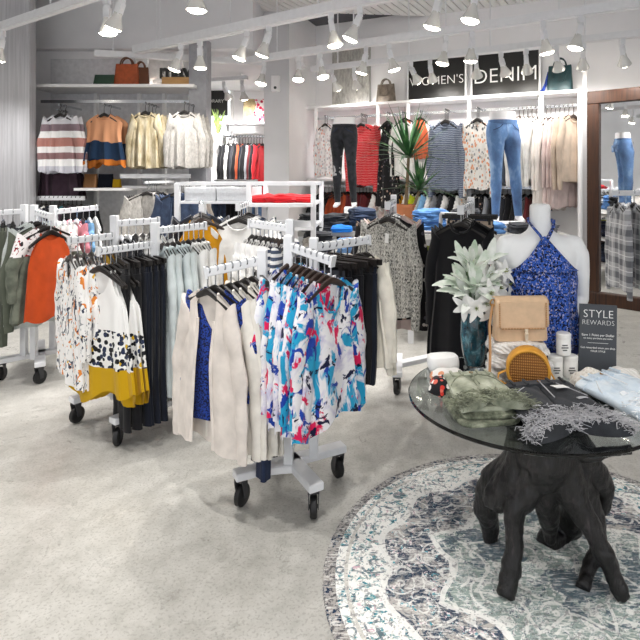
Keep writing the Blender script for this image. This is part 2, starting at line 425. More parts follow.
# price ticket and hangers
tk = MB(); tk.box((0, 0, -.03), (.028, .002, .06)); tk.tube([(0, 0, 0), (.004, 0, .03)], .0012, 4); TICKET = tk.mesh('price_ticket', tag_white, False)
def hook_mb():
    h = MB(); h.tube([(-.014, 0, -.022)] + [(.016 * math.cos(a), 0, -.016 + .016 * math.sin(a)) for a in [PI - i * PI * 1.25 / 10 for i in range(11)]] + [(0, 0, -.042), (0, 0, -.098)], .0036, 6); return h
def arms_mb():
    m = MB(); R = []
    for i in range(17):
        x = lerp(-.182, .182, i / 16); a = abs(x) / .182
        z = -.110 - .082 * a ** 1.2; hh = lerp(.018, .011, a); th = lerp(.011, .008, a)
        R.append([(x, th * math.cos(q), z + hh * math.sin(q)) for q in (2*PI*k/8 for k in range(8))])
    m.loft(R); return m
def clipbar_mb():
    m = MB(); m.box((0, 0, -.100), (.36, .014, .026)); return m
def clip_mb(s):
    m = MB(); m.box((s * .13, 0, -.122), (.022, .026, .05)); return m
HOOK = hook_mb().mesh('hook', chrome); ARM = {}
for nm, mt in (('black', black_wood), ('brown', brown_wood), ('white', white_steel), ('clear', chrome)): ARM[nm] = arms_mb().mesh('shoulder_bar', mt)
BAR = clipbar_mb().mesh('bar', black_wood, False); CLIPS = [clip_mb(s).mesh('clip', black_wood, False) for s in (-1, 1)]
HL = MB(); HL.add(hook_mb().v, hook_mb().f).add(arms_mb().v, arms_mb().f); HLOW = {n: HL.mesh('hanger', m) for n, m in (('black', black_wood), ('brown', brown_wood), ('white', white_steel), ('grey', grey_plastic))}
HB = MB(); HB.add(hook_mb().v, hook_mb().f).add(clipbar_mb().v, clipbar_mb().f); HBLOW = HB.mesh('hanger', black_wood, False)

def hang(kind, mat, p, rz, label, cat, group, hlabel, hgroup, hanger='black', name=None, scale=1., detail=True, ticket=False, inner=None, trim=None):
    """one hanger and one garment on it; both are things of their own"""
    name = name or kind
    trous = 'trousers' in kind or kind.startswith('skirt')
    if detail:
        h = thing('clothes_hanger', hlabel, 'hanger', p, rz, hgroup)
        mob('hook', HOOK, h)
        if trous:
            mob('bar', BAR, h); [mob('clip', c, h) for c in CLIPS]
        else: mob('shoulder_bar', ARM[hanger], h)
        g = thing(name, label, cat, p, rz, group)
        for part in GEO[kind]:
            q = mob(part.strip(), gmesh(kind, part, trim if (trim and part in ('neckband', 'waistband', 'front_edge')) else mat), g)
        if ticket: mob('price_ticket', TICKET, g, (.03, -.045, -.20), (0, .1, 0))
        h.scale = g.scale = scale if isinstance(scale, tuple) else (scale,) * 3
    else:
        h = mob('clothes_hanger', HBLOW if trous else HLOW[hanger], None, p, (0, 0, rz)); tag(h, hlabel, 'hanger', hgroup)
        g = mob(name, gmesh(kind, None, mat), None, p, (0, 0, rz)); tag(g, label, cat, group); h.scale = g.scale = scale if isinstance(scale, tuple) else (scale,) * 3
    return g
def run(p0, p1, items, where, end='front', face=None, jit=.10, detail=True, scale=1., start=.03, stop=.97):
    """hang items one behind the other along the bar p0 (first) -> p1 (last)
    item = (kind, mat, description, category, count[, options])"""
    p0, p1 = Vector(p0), Vector(p1); d = p1 - p0
    tot = sum(i[4] for i in items); k = 0
    rnd = random.Random(where)
    back = math.atan2(d.y, d.x)              # garments face against the run, towards its first end
    rz = (back - PI / 2) if face is None else face
    for it in items:
        kind, mat, desc, cat, cnt = it[:5]; op = dict(it[5]) if len(it) > 5 else {}
        nm = op.pop('name', cat.replace(' ', '_')); sc_ = op.pop('scale', scale); da = op.pop('turn', 0)
        for i in range(cnt):
            t = lerp(start, stop, k / max(1, tot - 1))
            p = p0 + d * t
            if cnt == 1: lab = f'{desc} on {where}'
            else: lab = f'{desc}, {ORD[i]} from the {end} on {where}'
            hl = f'{op.get("hanger", "black")} hanger, {ORD[k]} from the {end} on {where}'
            hang(kind, mat, p, rz + da + rnd.uniform(-jit, jit), lab, cat, f'{desc.split(",")[0]} on {where}', hl, f'hangers on {where}', name=nm, scale=sc_, detail=detail, **op)
            k += 1
# ------------------------------------------------------------------ the room
floor_m = NT('polished_concrete', .32, 0, .5)
def _floor(t):
    t.co(False); a = t.noise(1.1, 6, .62); b = t.noise(5.5, 6, .7, None, .6); c = t.noise(90, 2)
    base = t.ramp(a, [(.3, rgb('a3a19b')), (.5, rgb('bab8b2')), (.7, rgb('cfcdc8'))])
    base = t.mix(.45, base, t.ramp(t.noise(9, 7, .75), [(.32, rgb('93918a')), (.5, rgb('bbb9b3')), (.7, rgb('d8d6d1'))]))
    base = t.mix(t.math('MULTIPLY', t.more(c, .58), .4), base, rgb('8b8881'))
    base = t.mix(t.math('MULTIPLY', t.less(t.vor(26), .055), .8), base, rgb('5d584f'))
    t.col(base); t.l(t.ramp(b, [(.3, .24), (.7, .42)]), t.b.inputs['Roughness']); t.bump(c, .04, .002)
_floor(floor_m)
ZC = 3.78
WR = Vector((2.65, 6.9, 0)); WD = Vector((-.903, .43, 0)).normalized(); WN = Vector((-.43, -.903, 0)).normalized()
WANG = math.atan2(-WD.y, -WD.x)                       # direction along the wall, left to right
def wall_pt(t, off=0., z=0.): return WR + WD * t + WN * off + Vector((0, 0, z))
def wall_t(px, off=0.):
    u = (px - CX) / F; o = WR + WN * off
    return (o.x - u * o.y) / (u * WD.y - WD.x)
def wall_at(px, off, z=0., y=None):
    p = wall_pt(wall_t(px, off), off)
    p.z = z if y is None else H - (y - HY) / F * p.y
    return p
fl = MB(); fl.box((0, 4.2, -.05), (11.4, 15.4, .1)); struct('floor', fl, floor_m.m)
# slatted ceiling: planks running away from the camera, a dark void between them
ce = MB(); ce.box((0, 4.2, ZC + .09), (11.4, 15.4, .06)); struct('ceiling', ce, plain('ceiling_void', '55555a', .9))
slat_m = plain('slat_white', 'e8e7e7', .6, var=.03, sc=3)
sl = MB(); dv = Vector((.43, .903, 0)).normalized(); sv = Vector((.903, -.43, 0)).normalized()
for i in range(-62, 62):
    c = Vector((1.2, 4.5, ZC)) + sv * (i * .105)
    sl.beam(c - dv * 9, c + dv * 9, .088, .02)
def clip_poly(mb):
    me = mb.mesh('slats', slat_m, False); bm = bmesh.new(); bm.from_mesh(me)
    for co, no in (((5.6, 0, 0), (1, 0, 0)), ((-5.4, 0, 0), (-1, 0, 0)), ((0, -3.4, 0), (0, -1, 0)), (tuple(wall_pt(0)), tuple(-WN)), ((-1.2, 7.62, 0), (-.10, 1, 0))):
        bmesh.ops.bisect_plane(bm, geom=bm.verts[:] + bm.edges[:] + bm.faces[:], plane_co=co, plane_no=no, clear_outer=True)
    bm.to_mesh(me); bm.free(); return me
# the slats end at the bulkhead on the left and at the display wall on the right
o = mob('ceiling_slats', clip_poly(sl)); o['kind'] = 'structure'; o.name = 'trim_1'
L_END = wall_t(316)
def wall_strip(name, p, q, z0, z1, th, m, side=1):
    p, q = Vector((p[0], p[1], 0)), Vector((q[0], q[1], 0)); d = (q - p).normalized(); n = Vector((-d.y, d.x, 0)) * side * th / 2
    b = MB(); b.beam(p + n + Vector((0,0,(z0+z1)/2)), q + n + Vector((0,0,(z0+z1)/2)), th, z1 - z0); return struct(name, b, m)
eR = wall_pt(-3.1); eL = wall_pt(L_END)
wall_strip('wall_back', eL, eR, 0, ZC + .06, .15, wall_white, 1)
PF = 7.6
p1 = at(289, 0, PF); p0 = at(264, 0, PF)
wall_strip('wall_alcove', (p1.x, PF), (eL.x, eL.y), 0, ZC + .06, .1, wall_white, 1)
b = MB(); b.box(((p0.x + p1.x) / 2, PF + .2, (ZC + .06) / 2), (p1.x - p0.x, .4, ZC + .06)); struct('wall_pillar', b, wall_grey)
# bulkhead over the left bay and the opening
xl = -5.3
b = MB(); b.box(((xl + p0.x) / 2, 7.35, (3.1 + ZC) / 2 + .03), (p0.x - xl, .9, ZC - 3.1 + .06)); struct('wall_bulkhead', b, ceil_grey)
b = MB(); b.box(((xl - 1.0) / 2, 9.1, 3.16), (-1.0 - xl, 2.6, .1)); struct('ceiling_rear', b, wall_white)
b = MB(); b.box(((-5.3 - 2.2) / 2, 7.12, 1.6), (3.1, .12, 3.2)); struct('wall_left_bay', b, wall_white)
b = MB(); b.box((at(201, 0, 6.75).x, 6.72, 1.575), (at(210, 0, 6.75).x - at(193, 0, 6.75).x, .2, 3.15)); struct('wall_stub', b, plain('stub_grey', '9fa0a6', .7))
b = MB(); b.box((-4.56, 6.26, 1.89), (1.38, .12, 3.78)); struct('wall_column', b, panel_grey)
wall_strip('wall_left', (-5.35, -3.3), (-5.35, 10.4), 0, ZC + .06, .12, wall_white, 1)
wall_strip('wall_right', (5.55, -3.3), (5.55, 5.6), 0, ZC + .06, .12, wall_white, -1)
b = MB(); b.box((-3.0, 10.45, 1.6), (4.8, .12, 3.2)); struct('wall_rear', b, wall_white)
b = MB(); b.box((-.9, 9.6, 1.6), (.1, 1.8, 3.2)); struct('wall_rear_side', b, wall_white)
# white trim post where the unit ends beside the mirror
q = wall_at(585, .22, 0)
b = MB(); b.box((q.x, q.y, 1.42), (.05, .06, 2.84), WANG); struct('trim_2', b, white_paint)
b = MB(); b.beam(wall_pt(-3.0, .012, .06), wall_pt(-.05, .012, .06), .02, .12); struct('baseboard_back', b, white_paint)

# ------------------------------------------------------------------ tall leaning mirror
MA = math.radians(-42); MN = Vector((math.sin(MA), -math.cos(MA), 0)); MD = Vector((math.cos(MA), math.sin(MA), 0))
mb0 = atz(588, 6.55, 0); MW, MH = 1.05, 2.5
mr = thing('floor_mirror', 'tall floor mirror in a wide dark wood frame beside the display wall', 'mirror', mb0, 0)
base = mb0.copy()
def mpt(x, z, off=0): return base + MD * x + MN * off + Vector((0, 0, z))
for nm, a, c, w in (('frame_rail', (0, .075), (MW, .075), .15), ('frame_rail', (0, MH - .075), (MW, MH - .075), .15), ('frame_stile', (.07, .15), (.07, MH - .15), .14), ('frame_stile', (MW - .07, .15), (MW - .07, MH - .15), .14)):
    m = MB(); d = .085
    if nm == 'frame_rail': m.beam(mpt(a[0], a[1], 0), mpt(c[0], c[1], 0), d, w)
    else: m.beam(mpt(a[0], a[1], 0), mpt(c[0], c[1], 0), w, d, up=tuple(MN))
    fo = m.build(nm, mirror_wood, mr, False); bv = fo.modifiers.new('bevel', 'BEVEL'); bv.width = .008
mg = NT('mirror_glass', .02, 1.); mg.col((.9, .92, .93))
m = MB(); m.beam(mpt(.12, MH / 2, -.005), mpt(MW - .12, MH / 2, -.005), .01, MH - .26); m.build('glass', mg.m, mr, False)

# ------------------------------------------------------------------ ceiling tracks and spotlights
def track(pa, pb, z, label, w=.075, h=.07):
    def P(px, py):
        Y = (z - H) * F / (HY - py); return Vector(((px - CX) / F * Y, Y, z))
    a, b_ = P(*pa), P(*pb); o = thing('light_track', label, 'light track', (a + b_) / 2)
    m = MB(); m.beam(a, b_, w, h); m.build('rail', white_steel, o, False)
    m = MB(); m.beam(a + Vector((0, 0, -h / 2 - .004)), b_ + Vector((0, 0, -h / 2 - .004)), .03, .008); m.build('slot', grey_plastic if False else white_paint, o, False)
    n = 4
    for i in range(n):
        t = (i + .4) / n; p = a.lerp(b_, t); m = MB(); m.tube([p + Vector((0, 0, h / 2)), Vector((p.x, p.y, min(ZC, 3.1 if p.y > 7.0 and p.x < -1.3 else ZC)))], .008, 6); m.build('suspension_rod', white_steel, o)
    return a, b_
T1 = track((-20, 34), (270, -63), 3.0, 'white light track nearest to the camera, crossing the top left corner')
T2 = track((136, 50), (520, -33), 3.0, 'white light track second from the camera, running up to the top edge', .1, .09)
T3 = track((250, 60), (640, 3), 3.0, 'white light track third from the camera, running to the right edge', .085, .08)
T4 = track((312, 69), (650, 32), 3.0, 'white light track farthest from the camera, running past the black signs')
T5 = track((95, 53), (262, 62.5), 3.0, 'white light track over the left bay, meeting the third track')
def track_x(T, px):
    u = (px - CX) / F; a, b_ = T; d = b_ - a; t = (u * a.y - a.x) / (d.x - u * d.y); return a + d * t
sh = MB(); sh.lathe([(.030, .01), (.034, -.02), (.040, -.04), (.070, -.108), (.072, -.118), (.064, -.114), (.034, -.045)], n=20, caps=(True, True))
glass_m = NT('lamp_reflector', .25, .3); glass_m.col((.82, .81, .78)); SHADE = sh.mesh('lamp_shade', glass_m.m)
bu = MB(); bu.lathe([(.062, -.112), (.060, -.124), (.045, -.134), (.0005, -.139)], n=20, caps=(False, False)); BULB = bu.mesh('bulb', bulb_m)
dr = MB(); dr.box((0, 0, .045), (.05, .05, .09)); DRV = dr.mesh('driver_box', white_steel, False)
kn = MB(); kn.ball((0, 0, 0), .027, 8); KN = kn.mesh('swivel', white_steel)
ad = MB(); ad.box((0, 0, -.03), (.05, .05, .06)); ad.tube([(0, 0, -.05), (0, 0, -.075)], .012, 8); AD = ad.mesh('track_adapter', white_steel, False)
LP = {'farthest': .6, 'third': .85, 'left bay': .28, 'rear room': 2.6, 'nearest': 1.3, 'second': 1.15}
def spot(T, px, tilt, az, tname, k, power=42):
    power *= LP.get(tname, 1)
    return spot_at(track_x(T, px) + Vector((0, 0, -.04)), tilt, az, tname, k, power)
def spot_at(p, tilt, az, tname, k, power=42):
    o = thing('track_spotlight', f'white track spotlight with a bright lamp, {ORD[k]} from the left on the {tname} track', 'spotlight', p, 0, 'spotlights on the ceiling tracks')
    mob('track_adapter', AD, o)
    rot = (tilt, 0, az)
    mob('swivel', KN, o, (0, 0, -.08), rot)
    R = Matrix.Rotation(az, 3, 'Z') @ Matrix.Rotation(tilt, 3, 'X')
    hp = Vector((0, 0, -.08)) + R @ Vector((0, 0, -.10))
    mob('driver_box', DRV, o, hp, rot); s_ = mob('lamp_shade', SHADE, o, hp, rot); mob('bulb', BULB, s_)
    li = bpy.data.lights.new('spot', 'SPOT'); li.energy = power; li.spot_size = math.radians(110); li.spot_blend = 1.; li.shadow_soft_size = .035; li.color = (1, .975, .945)
    lo = bpy.data.objects.new('lamp_beam', li); COL.objects.link(lo); lo.parent = o; lo.location = hp + R @ Vector((0, 0, -.15)); lo.rotation_euler = rot
R_ = math.radians
for T, nm, lst in ((T1, 'nearest', [(2, 20, 60), (107, 5, 0), (122, 24, 70), (197, 4, 30), (252, 14, 120)]),
                   (T2, 'second', [(181, 20, 90), (200, 4, 0), (247, 22, 90), (269, 22, 70), (331, 10, -90), (360, 24, 80), (439, 16, 60), (476, 12, 90)]),
                   (T3, 'third', [(264, 12, 130), (299, 10, 175), (320, 14, -130), (366, 16, 60), (389, 16, -80), (446, 10, 80), (472, 6, 30), (543, 12, -70), (581, 14, 80)]),
                   (T4, 'farthest', [(332, 42, -30), (354, 40, -15), (411, 44, -40), (430, 40, -20), (476, 44, -15), (501, 42, -35), (526, 44, -20), (556, 42, -30), (583, 40, -20), (622, 38, -35)]),
                   (T5, 'left bay', [(133, 24, -70), (146, 12, 60), (182, 26, -60), (205, 22, 80)])):
    for k, (px, ti, az) in enumerate(lst): spot(T, px, R_(ti), R_(az), nm, k)
# track in the rear room with one lamp of its own and two added
# unseen tracks and spots, added to brighten the floor near the camera
def added_track(y0, label, nm, n):
    a, b_ = Vector((-4.2, y0 + 1.6, 3.0)), Vector((3.6, y0 - 2.6, 3.0)); o = thing('light_track', label, 'light track', (a + b_) / 2)
    m = MB(); m.beam(a, b_, .085, .08); m.build('rail', white_steel, o, False)
    for i in range(4): p = a.lerp(b_, (i + .4) / 4); m = MB(); m.tube([p + Vector((0, 0, .04)), Vector((p.x, p.y, ZC))], .008, 6); m.build('suspension_rod', white_steel, o)
    for k in range(n):
        p = a.lerp(b_, (k + .5) / n); px = CX + F * p.x / max(.3, p.y)
        spot_at(p + Vector((0, 0, -.04)), R_(14), R_(60 if k % 2 else -120), nm, k, 58)
added_track(2.2, 'unseen light track added to brighten the front of the shop floor', 'front', 7)
added_track(.2, 'unseen light track added to brighten the entrance side of the shop', 'added entrance', 6)
a, b_ = at(197, 81, 8.9), at(247, 77.5, 8.6)
o = thing('light_track', 'short white light track in the rear room behind the opening', 'light track', (a + b_) / 2)
m = MB(); m.beam(a, b_, .07, .06); m.build('rail', white_steel, o, False)
m = MB(); m.tube([b_ + Vector((-.1, 0, .03)), b_ + Vector((-.1, 0, 3.12 - b_.z))], .008, 6); m.build('suspension_rod', white_steel, o)
T6 = (a, b_); spot(T6, 203, R_(42), R_(10), 'rear room', 0, 50); spot(T6, 224, R_(42), R_(-15), 'rear room', 1, 50); spot(T6, 242, R_(24), R_(-10), 'rear room', 2, 50)  # the two left spots are added to brighten the dim rear room
# alarm box on the pillar
q = at(276, 84, PF); o = thing('alarm_box', 'small white alarm box high on the grey pillar', 'alarm', (q.x, PF, q.z - .11))
m = MB(); m.box((q.x, PF - .03, q.z), (.12, .06, .22)); f_ = m.build('housing', white_paint, o, False); f_.modifiers.new('b', 'BEVEL').width = .01
m = MB(); m.lathe([(.02, 0), (.02, .01)], (q.x, PF - .062, q.z - .06), 12, Matrix.Rotation(PI / 2, 3, 'X')); m.build('sounder', grey_plastic, o)
# ------------------------------------------------------------------ rolling racks
def caster(rk, p, rz):
    """p = where the wheel touches the floor"""
    m = MB(); M = Matrix.Rotation(rz, 3, 'Z') @ Matrix.Rotation(PI / 2, 3, 'Y')
    m.lathe([(.014, -.016), (.042, -.016), (.049, -.010), (.049, .010), (.042, .016), (.014, .016)], (p[0], p[1], .0495), 24, M)
    w = m.build('caster_wheel', rubber, rk)
    m = MB(); ax = Matrix.Rotation(rz, 3, 'Z')
    for s in (-1, 1): m.add([Vector((p[0], p[1], 0)) + ax @ Vector(v) for v in ((s*.021-.002, -.013, .04), (s*.021+.002, -.013, .04), (s*.021+.002, .013, .04), (s*.021-.002, .013, .04), (s*.021-.002, -.03, .12), (s*.021+.002, -.03, .12), (s*.021+.002, .012, .12), (s*.021-.002, .012, .12))], [(0,3,2,1),(4,5,6,7),(0,1,5,4),(1,2,6,5),(2,3,7,6),(3,0,4,7)])
    m.box((p[0], p[1], .122), (.05, .05, .012), rz); m.lathe([(.009, -.023), (.009, .023)], (p[0], p[1], .0495), 8, M); m.build('caster_fork', grey_plastic, rk)
def arm(rk, p, q, h=.040, w=.024, plate=True):
    p, q = Vector(p), Vector(q); d = (q - p).normalized()
    p = p - Vector((0, 0, h / 2 + .004)); q = q - Vector((0, 0, h / 2 + .004))
    m = MB(); m.beam(p, q, w, h); a = m.build('hanging_arm', white_steel, rk, False); a.modifiers.new('b', 'BEVEL').width = .003
    if plate: m = MB(); m.beam(q - d * .004, q + d * .008, w + .012, h + .012); m.build('end_plate', white_steel, rk, False)
def rack(label, cs, beams, posts, arms, group='rolling garment racks', bz=.145):
    c = sum((Vector((p[0], p[1], 0)) for p in cs), Vector()) / len(cs)
    rk = thing('garment_rack', label, 'clothes rack', c, 0, group)
    for i, p in enumerate(cs): caster(rk, p, .45 * (i % 3) - .35)
    for a, b_ in beams:
        a, b_ = Vector((*a, bz)), Vector((*b_, bz)); d = (b_ - a).normalized() * .035
        m = MB(); m.beam(a - d, b_ + d, .07, .036); f_ = m.build('base_beam', white_steel, rk, False); f_.modifiers.new('b', 'BEVEL').width = .004
    for x, y, zt in posts:
        m = MB(); m.box((x, y, (zt + bz) / 2), (.042, .042, zt - bz)); f_ = m.build('upright', white_steel, rk, False); f_.modifiers.new('b', 'BEVEL').width = .003
    for p, q in arms: arm(rk, p, q)
    return rk
def V2(p): return (p.x, p.y)
# --- nearest rack
cl_, cm, cr_ = at(242, 505.5, 2.517), at(313.6, 517.5, 2.428), at(337.5, 477, 2.755)
cb = cl_ + cr_ - cm
Aq = [(Vector((-.40, 2.58, 1.199)), Vector((-.186, 2.457, 1.147))), (Vector((-.52, 2.57, 1.134)), Vector((-.755, 2.48, 1.093))), (Vector((-.29, 2.66, 1.18)), Vector((-.03, 2.82, 1.20))), (Vector((-.434, 2.85, 1.255)), Vector((-.665, 2.98, 1.27)))]
rack('white rolling four arm rack nearest to the camera on black casters', [V2(cl_), V2(cm), V2(cr_), V2(cb)], [(V2(cl_), V2(cr_)), (V2(cm), V2(cb)), ((-.52, 2.56), (-.40, 2.58)), ((-.434, 2.79), (-.434, 2.87))],
     [(-.40, 2.58, 1.225), (-.52, 2.57, 1.16), (-.29, 2.66, 1.206), (-.434, 2.85, 1.28)], Aq)
run(Aq[0][1], Aq[0][0], [('swing_tee', m_splash, 'white top with blue-pink splashes', 'blouse', 8, dict(ticket=True, hanger='brown'))], "nearest rack's right arm", jit=.1)
run(Aq[1][1], Aq[1][0], [('long_cardigan', C['pinkcream'], 'open cream cardigan', 'cardigan', 1, dict(turn=.5)), ('floral_tee', m_blueprint, 'blue leaf print blouse', 'blouse', 1, dict(scale=.94, turn=.5)), ('long_cardigan', C['cream'], 'long oatmeal cardigan', 'cardigan', 3, dict(turn=.4)),
     ('tunic', C['cream'], 'long ivory button shirt', 'shirt', 2, dict(scale=.92, turn=.35)), ('trousers', denim_navy, 'ripped navy jeans', 'jeans', 1)], "nearest rack's left arm", jit=.16)
run(Aq[2][0], Aq[2][1], [('cropped_trousers', C['charcoal'], 'charcoal cropped trousers', 'trousers', 1, dict(turn=.35)), ('cropped_trousers', C['black'], 'black cropped trousers', 'trousers', 4, dict(turn=.35, scale=1.04)), ('cropped_trousers', C['navy'], 'dark navy cropped trousers', 'trousers', 1, dict(turn=.35, scale=1.06)), ('swing_tee', C['ivory'], 'ivory loose blouse', 'blouse', 2, dict(scale=(.82, .9, .86), turn=.3))], "nearest rack's rear right arm", start=.12, jit=.12)
run(Aq[3][0], Aq[3][1], [('short_tee', m_navstripe, 'navy striped tee', 'tee', 3, dict(hanger='brown', scale=.86, turn=.3)), ('short_tee', C['white'], 'white tee', 'tee', 6, dict(scale=.86, turn=.3))], "nearest rack's rear left arm", start=.1)
# --- middle rack
D = [at(77, 422.5, 3.366), at(118, 445, 3.084), at(178, 422, 3.373)]; D.append(D[0] + D[2] - D[1])
A2 = [(Vector((-1.289, 3.25, 1.126)), Vector((-1.525, 3.05, 1.11))), (Vector((-1.289, 3.27, 1.203)), Vector((-1.06, 3.46, 1.215))), (Vector((-1.584, 3.35, 1.163)), Vector((-1.765, 3.195, 1.152))), (Vector((-1.584, 3.37, 1.236)), Vector((-1.385, 3.54, 1.24)))]
mid = lambda a, b_: ((a.x + b_.x) / 2, (a.y + b_.y) / 2)
rack('white rolling rack second from the camera, left of the nearest rack', [V2(p) for p in D], [(V2(D[0]), V2(D[3])), (V2(D[1]), V2(D[2])), (mid(D[0], D[3]), mid(D[1], D[2]))],
     [(-1.289, 3.25, 1.23), (-1.584, 3.37, 1.262)], A2)
run(A2[0][1], A2[0][0], [('camisole', m_spot, 'white camisole with mustard hem', 'camisole', 4, dict(turn=.35, scale=1.08)), ('wide_trousers', C['black'], 'black wide trousers', 'trousers', 3), ('wide_trousers', C['navy'], 'midnight wide trousers', 'trousers', 4)], "middle rack's front arm")
run(A2[1][0], A2[1][1], [('tunic', C['paleblue'], 'pale blue long shirt', 'shirt', 5, dict(scale=1.05)), ('tunic', C['white'], 'long white shirt', 'shirt', 4, dict(scale=1.02))], "middle rack's right rear arm", start=.12)
run(A2[2][1], A2[2][0], [('floral_tee', m_bloom, 'white blouse with orange blooms', 'blouse', 5, dict(scale=1.08)), ('tank', C['yellow'], 'yellow tank top', 'tank top', 2, dict(scale=.9))], "middle rack's left arm")
run(A2[3][0], A2[3][1], [('short_tee', C['charcoal'], 'charcoal tee', 'tee', 2, dict(hanger='white')), ('short_tee', C['white'], 'white short sleeved tee', 'tee', 4)], "middle rack's rear left arm", start=.15)
# --- left rack
A3 = [(Vector((-2.525, 4.1, 1.262)), Vector((-2.32, 3.97, 1.235))), (Vector((-2.63, 4.15, 1.263)), Vector((-2.90, 3.97, 1.25))), (Vector((-2.50, 4.3, 1.247)), Vector((-2.26, 4.5, 1.27)))]
c1, c0 = at(40, 383, 4.0), at(2, 380, 4.07)
rack('white rolling rack at the left edge beside the grey column', [V2(c1), V2(c0), (-2.35, 4.42), (-2.72, 4.5)], [(V2(c1), (-2.72, 4.5)), (V2(c0), (-2.35, 4.42))], [(-2.525, 4.1, 1.29), (-2.63, 4.15, 1.29), (-2.50, 4.3, 1.275)], A3)
run(A3[0][1], A3[0][0], [('halter_tank', C['orange'], 'burnt orange halter tank', 'tank top', 1, dict(scale=(.85, 1., 1.2))), ('floral_tee', m_raglan, 'red floral and olive raglan top', 'top', 2), ('long_sleeve', C['olive'], 'olive long top', 'top', 1, dict(scale=1.05)), ('tunic', C['palegrey'], 'pale grey long shirt', 'shirt', 3, dict(scale=.9))], "left rack's front arm")
run(A3[1][1], A3[1][0], [('plain_dress', m_animal, 'animal print dress', 'dress', 2), ('trousers', C['olive'], 'olive trousers', 'trousers', 2), ('long_sleeve', C['charcoal'], 'charcoal long top', 'top', 2)], "left rack's left arm")
run(A3[2][0], A3[2][1], [('short_tee', C['white'], 'white tee at left', 'tee', 3, dict(hanger='white')), ('short_tee', C['pink'], 'pink tee', 'tee', 1, dict(hanger='white')), ('short_tee', C['sky'], 'blue tee', 'tee', 1), ('camisole', C['white'], 'white camisole', 'camisole', 2, dict(hanger='white'))], "left rack's rear arm", start=.1)
# --- tweed rack (behind the nearest rack, right)
A7 = (Vector((.14, 3.92, 1.34)), Vector((.085, 3.48, 1.34)))
rack('white rolling rack with the grey tweed cardigan in front', [(.16, 3.8), (.18, 4.15), (.62, 4.1), (.6, 4.4)], [((.16, 3.8), (.18, 4.15)), ((.17, 3.98), (.61, 4.25)), ((.62, 4.1), (.6, 4.4))], [(.14, 3.94, 1.37)], [A7])
run(A7[1], A7[0], [('long_sleeve', m_tweed, 'grey tweed cardigan', 'cardigan', 1, dict(ticket=True, turn=-.45, scale=.98)), ('long_sleeve', m_dark_fl, 'dark floral blouse', 'blouse', 1, dict(scale=1.04)), ('plain_dress', C['blush'], 'long blush cardigan', 'cardigan', 2, dict(scale=1.0)), ('long_cardigan', C['beige'], 'beige cardigan', 'cardigan', 1)], 'the rack behind', jit=.14)
# --- black rack behind the vase
A8 = (Vector((.66, 3.75, 1.335)), Vector((.49, 3.12, 1.335)))
rk = rack('white rack of black tops standing behind the glass vase', [(.5, 3.42), (.82, 3.48), (.74, 3.9), (.42, 3.86)], [((.5, 3.42), (.74, 3.9)), ((.82, 3.48), (.42, 3.86))], [(.66, 3.75, 1.36)], [A8])
m = MB(); m.tube([(.40, 3.86, .14), (.47, 3.86, 1.24)], .013, 8); m.tube([(.30, 3.86, 1.11), (.46, 3.86, 1.11)], .011, 8); m.tube([(.62, 3.75, 1.24), (.47, 3.86, 1.24)], .013, 8); m.build('side_frame', white_steel, rk)
run(A8[1], A8[0], [('tunic', C['black'], 'long black top', 'top', 3, dict(scale=.95, turn=-.35)), ('dress', m_dark_fl, 'dark patterned dress', 'dress', 1, dict(scale=1.)), ('trousers', C['beige'], 'tan trousers', 'trousers', 1), ('trousers', denim_dark, 'dark denim jeans', 'jeans', 1)], 'the rack behind the vase', jit=.1)
# --- plaid shirts by the mirror
A9 = (Vector((1.77, 4.12, 1.40)), Vector((2.72, 4.22, 1.40)))
rack('white rack of plaid shirts at the right edge before the mirror', [(2.5, 3.95), (2.5, 4.5), (2.95, 3.98), (2.95, 4.5)], [((2.5, 3.95), (2.5, 4.5)), ((2.95, 3.98), (2.95, 4.5)), ((2.5, 4.22), (2.95, 4.22))], [(2.72, 4.22, 1.43)], [(A9[1], A9[0])])
run(A9[0], A9[1], [('shirt', m_plaid1, 'grey plaid shirt', 'shirt', 3, dict(scale=(.9, 1.2, .98))), ('shirt', m_plaid2, 'rose plaid shirt', 'shirt', 3, dict(scale=1.05)), ('shirt', C['slate'], 'slate shirt', 'shirt', 2)], 'the rack by the mirror', start=.06, face=R_(-92), end='left')
# ------------------------------------------------------------------ helpers for soft goods
def slab(c, d, rz=0, r=.4, seed=0, amp=.006, n=28, m=9, layers=0):
    """a soft folded pile: a rounded block with sagging edges"""
    b = MB(); R = []; c = Vector(c); M = Matrix.Rotation(rz, 3, 'Z'); rs_ = random.Random(seed * 17 + 3); sk = (rs_.uniform(-.12, .12), rs_.uniform(-.12, .12)) if layers == 2 else (0, 0)
    ks = [0, .02, .1, .25, .45, .65, .82, .94, 1.0]
    for j, v in enumerate(ks):
        e = 1 - .10 * (abs(v * 2 - 1) ** 3) + (.035 * math.sin(v * layers * 2 * PI) if layers else 0)
        ring = []
        for i in range(n):
            a = 2 * PI * i / n; ca, sa = math.cos(a), math.sin(a); p = 1 / ((abs(ca) ** 5 + abs(sa) ** 5) ** .2)
            x, y = ca * p * d[0] / 2 * e, sa * p * d[1] / 2 * e; x, y = x + sk[0] * y, y + sk[1] * x
            q = mnoise.noise(Vector((x * 9 + seed * 3.1, y * 9, v * 4 + seed)))
            z = v * d[2] + (amp * 2 * q if v > .5 else amp * q * v)
            ring.append(c + M @ Vector((x * (1 + q * .16 * bool(layers)), y * (1 + q * .16 * bool(layers)), z)))
        R.append(ring)
    top = [c + M @ (((M.transposed() @ (p - c)) * .55)) for p in R[-1]]
    for i, p in enumerate(top): p.z = R[-1][i].z + amp * (1 + mnoise.noise(p * 14 + Vector((seed, 0, 0))))
    R.append(top); top2 = [p.lerp(sum(top, Vector()) / n, .8) for p in top]
    for p in top2: p.z += amp * .6
    R.append(top2)
    return b.loft(R)
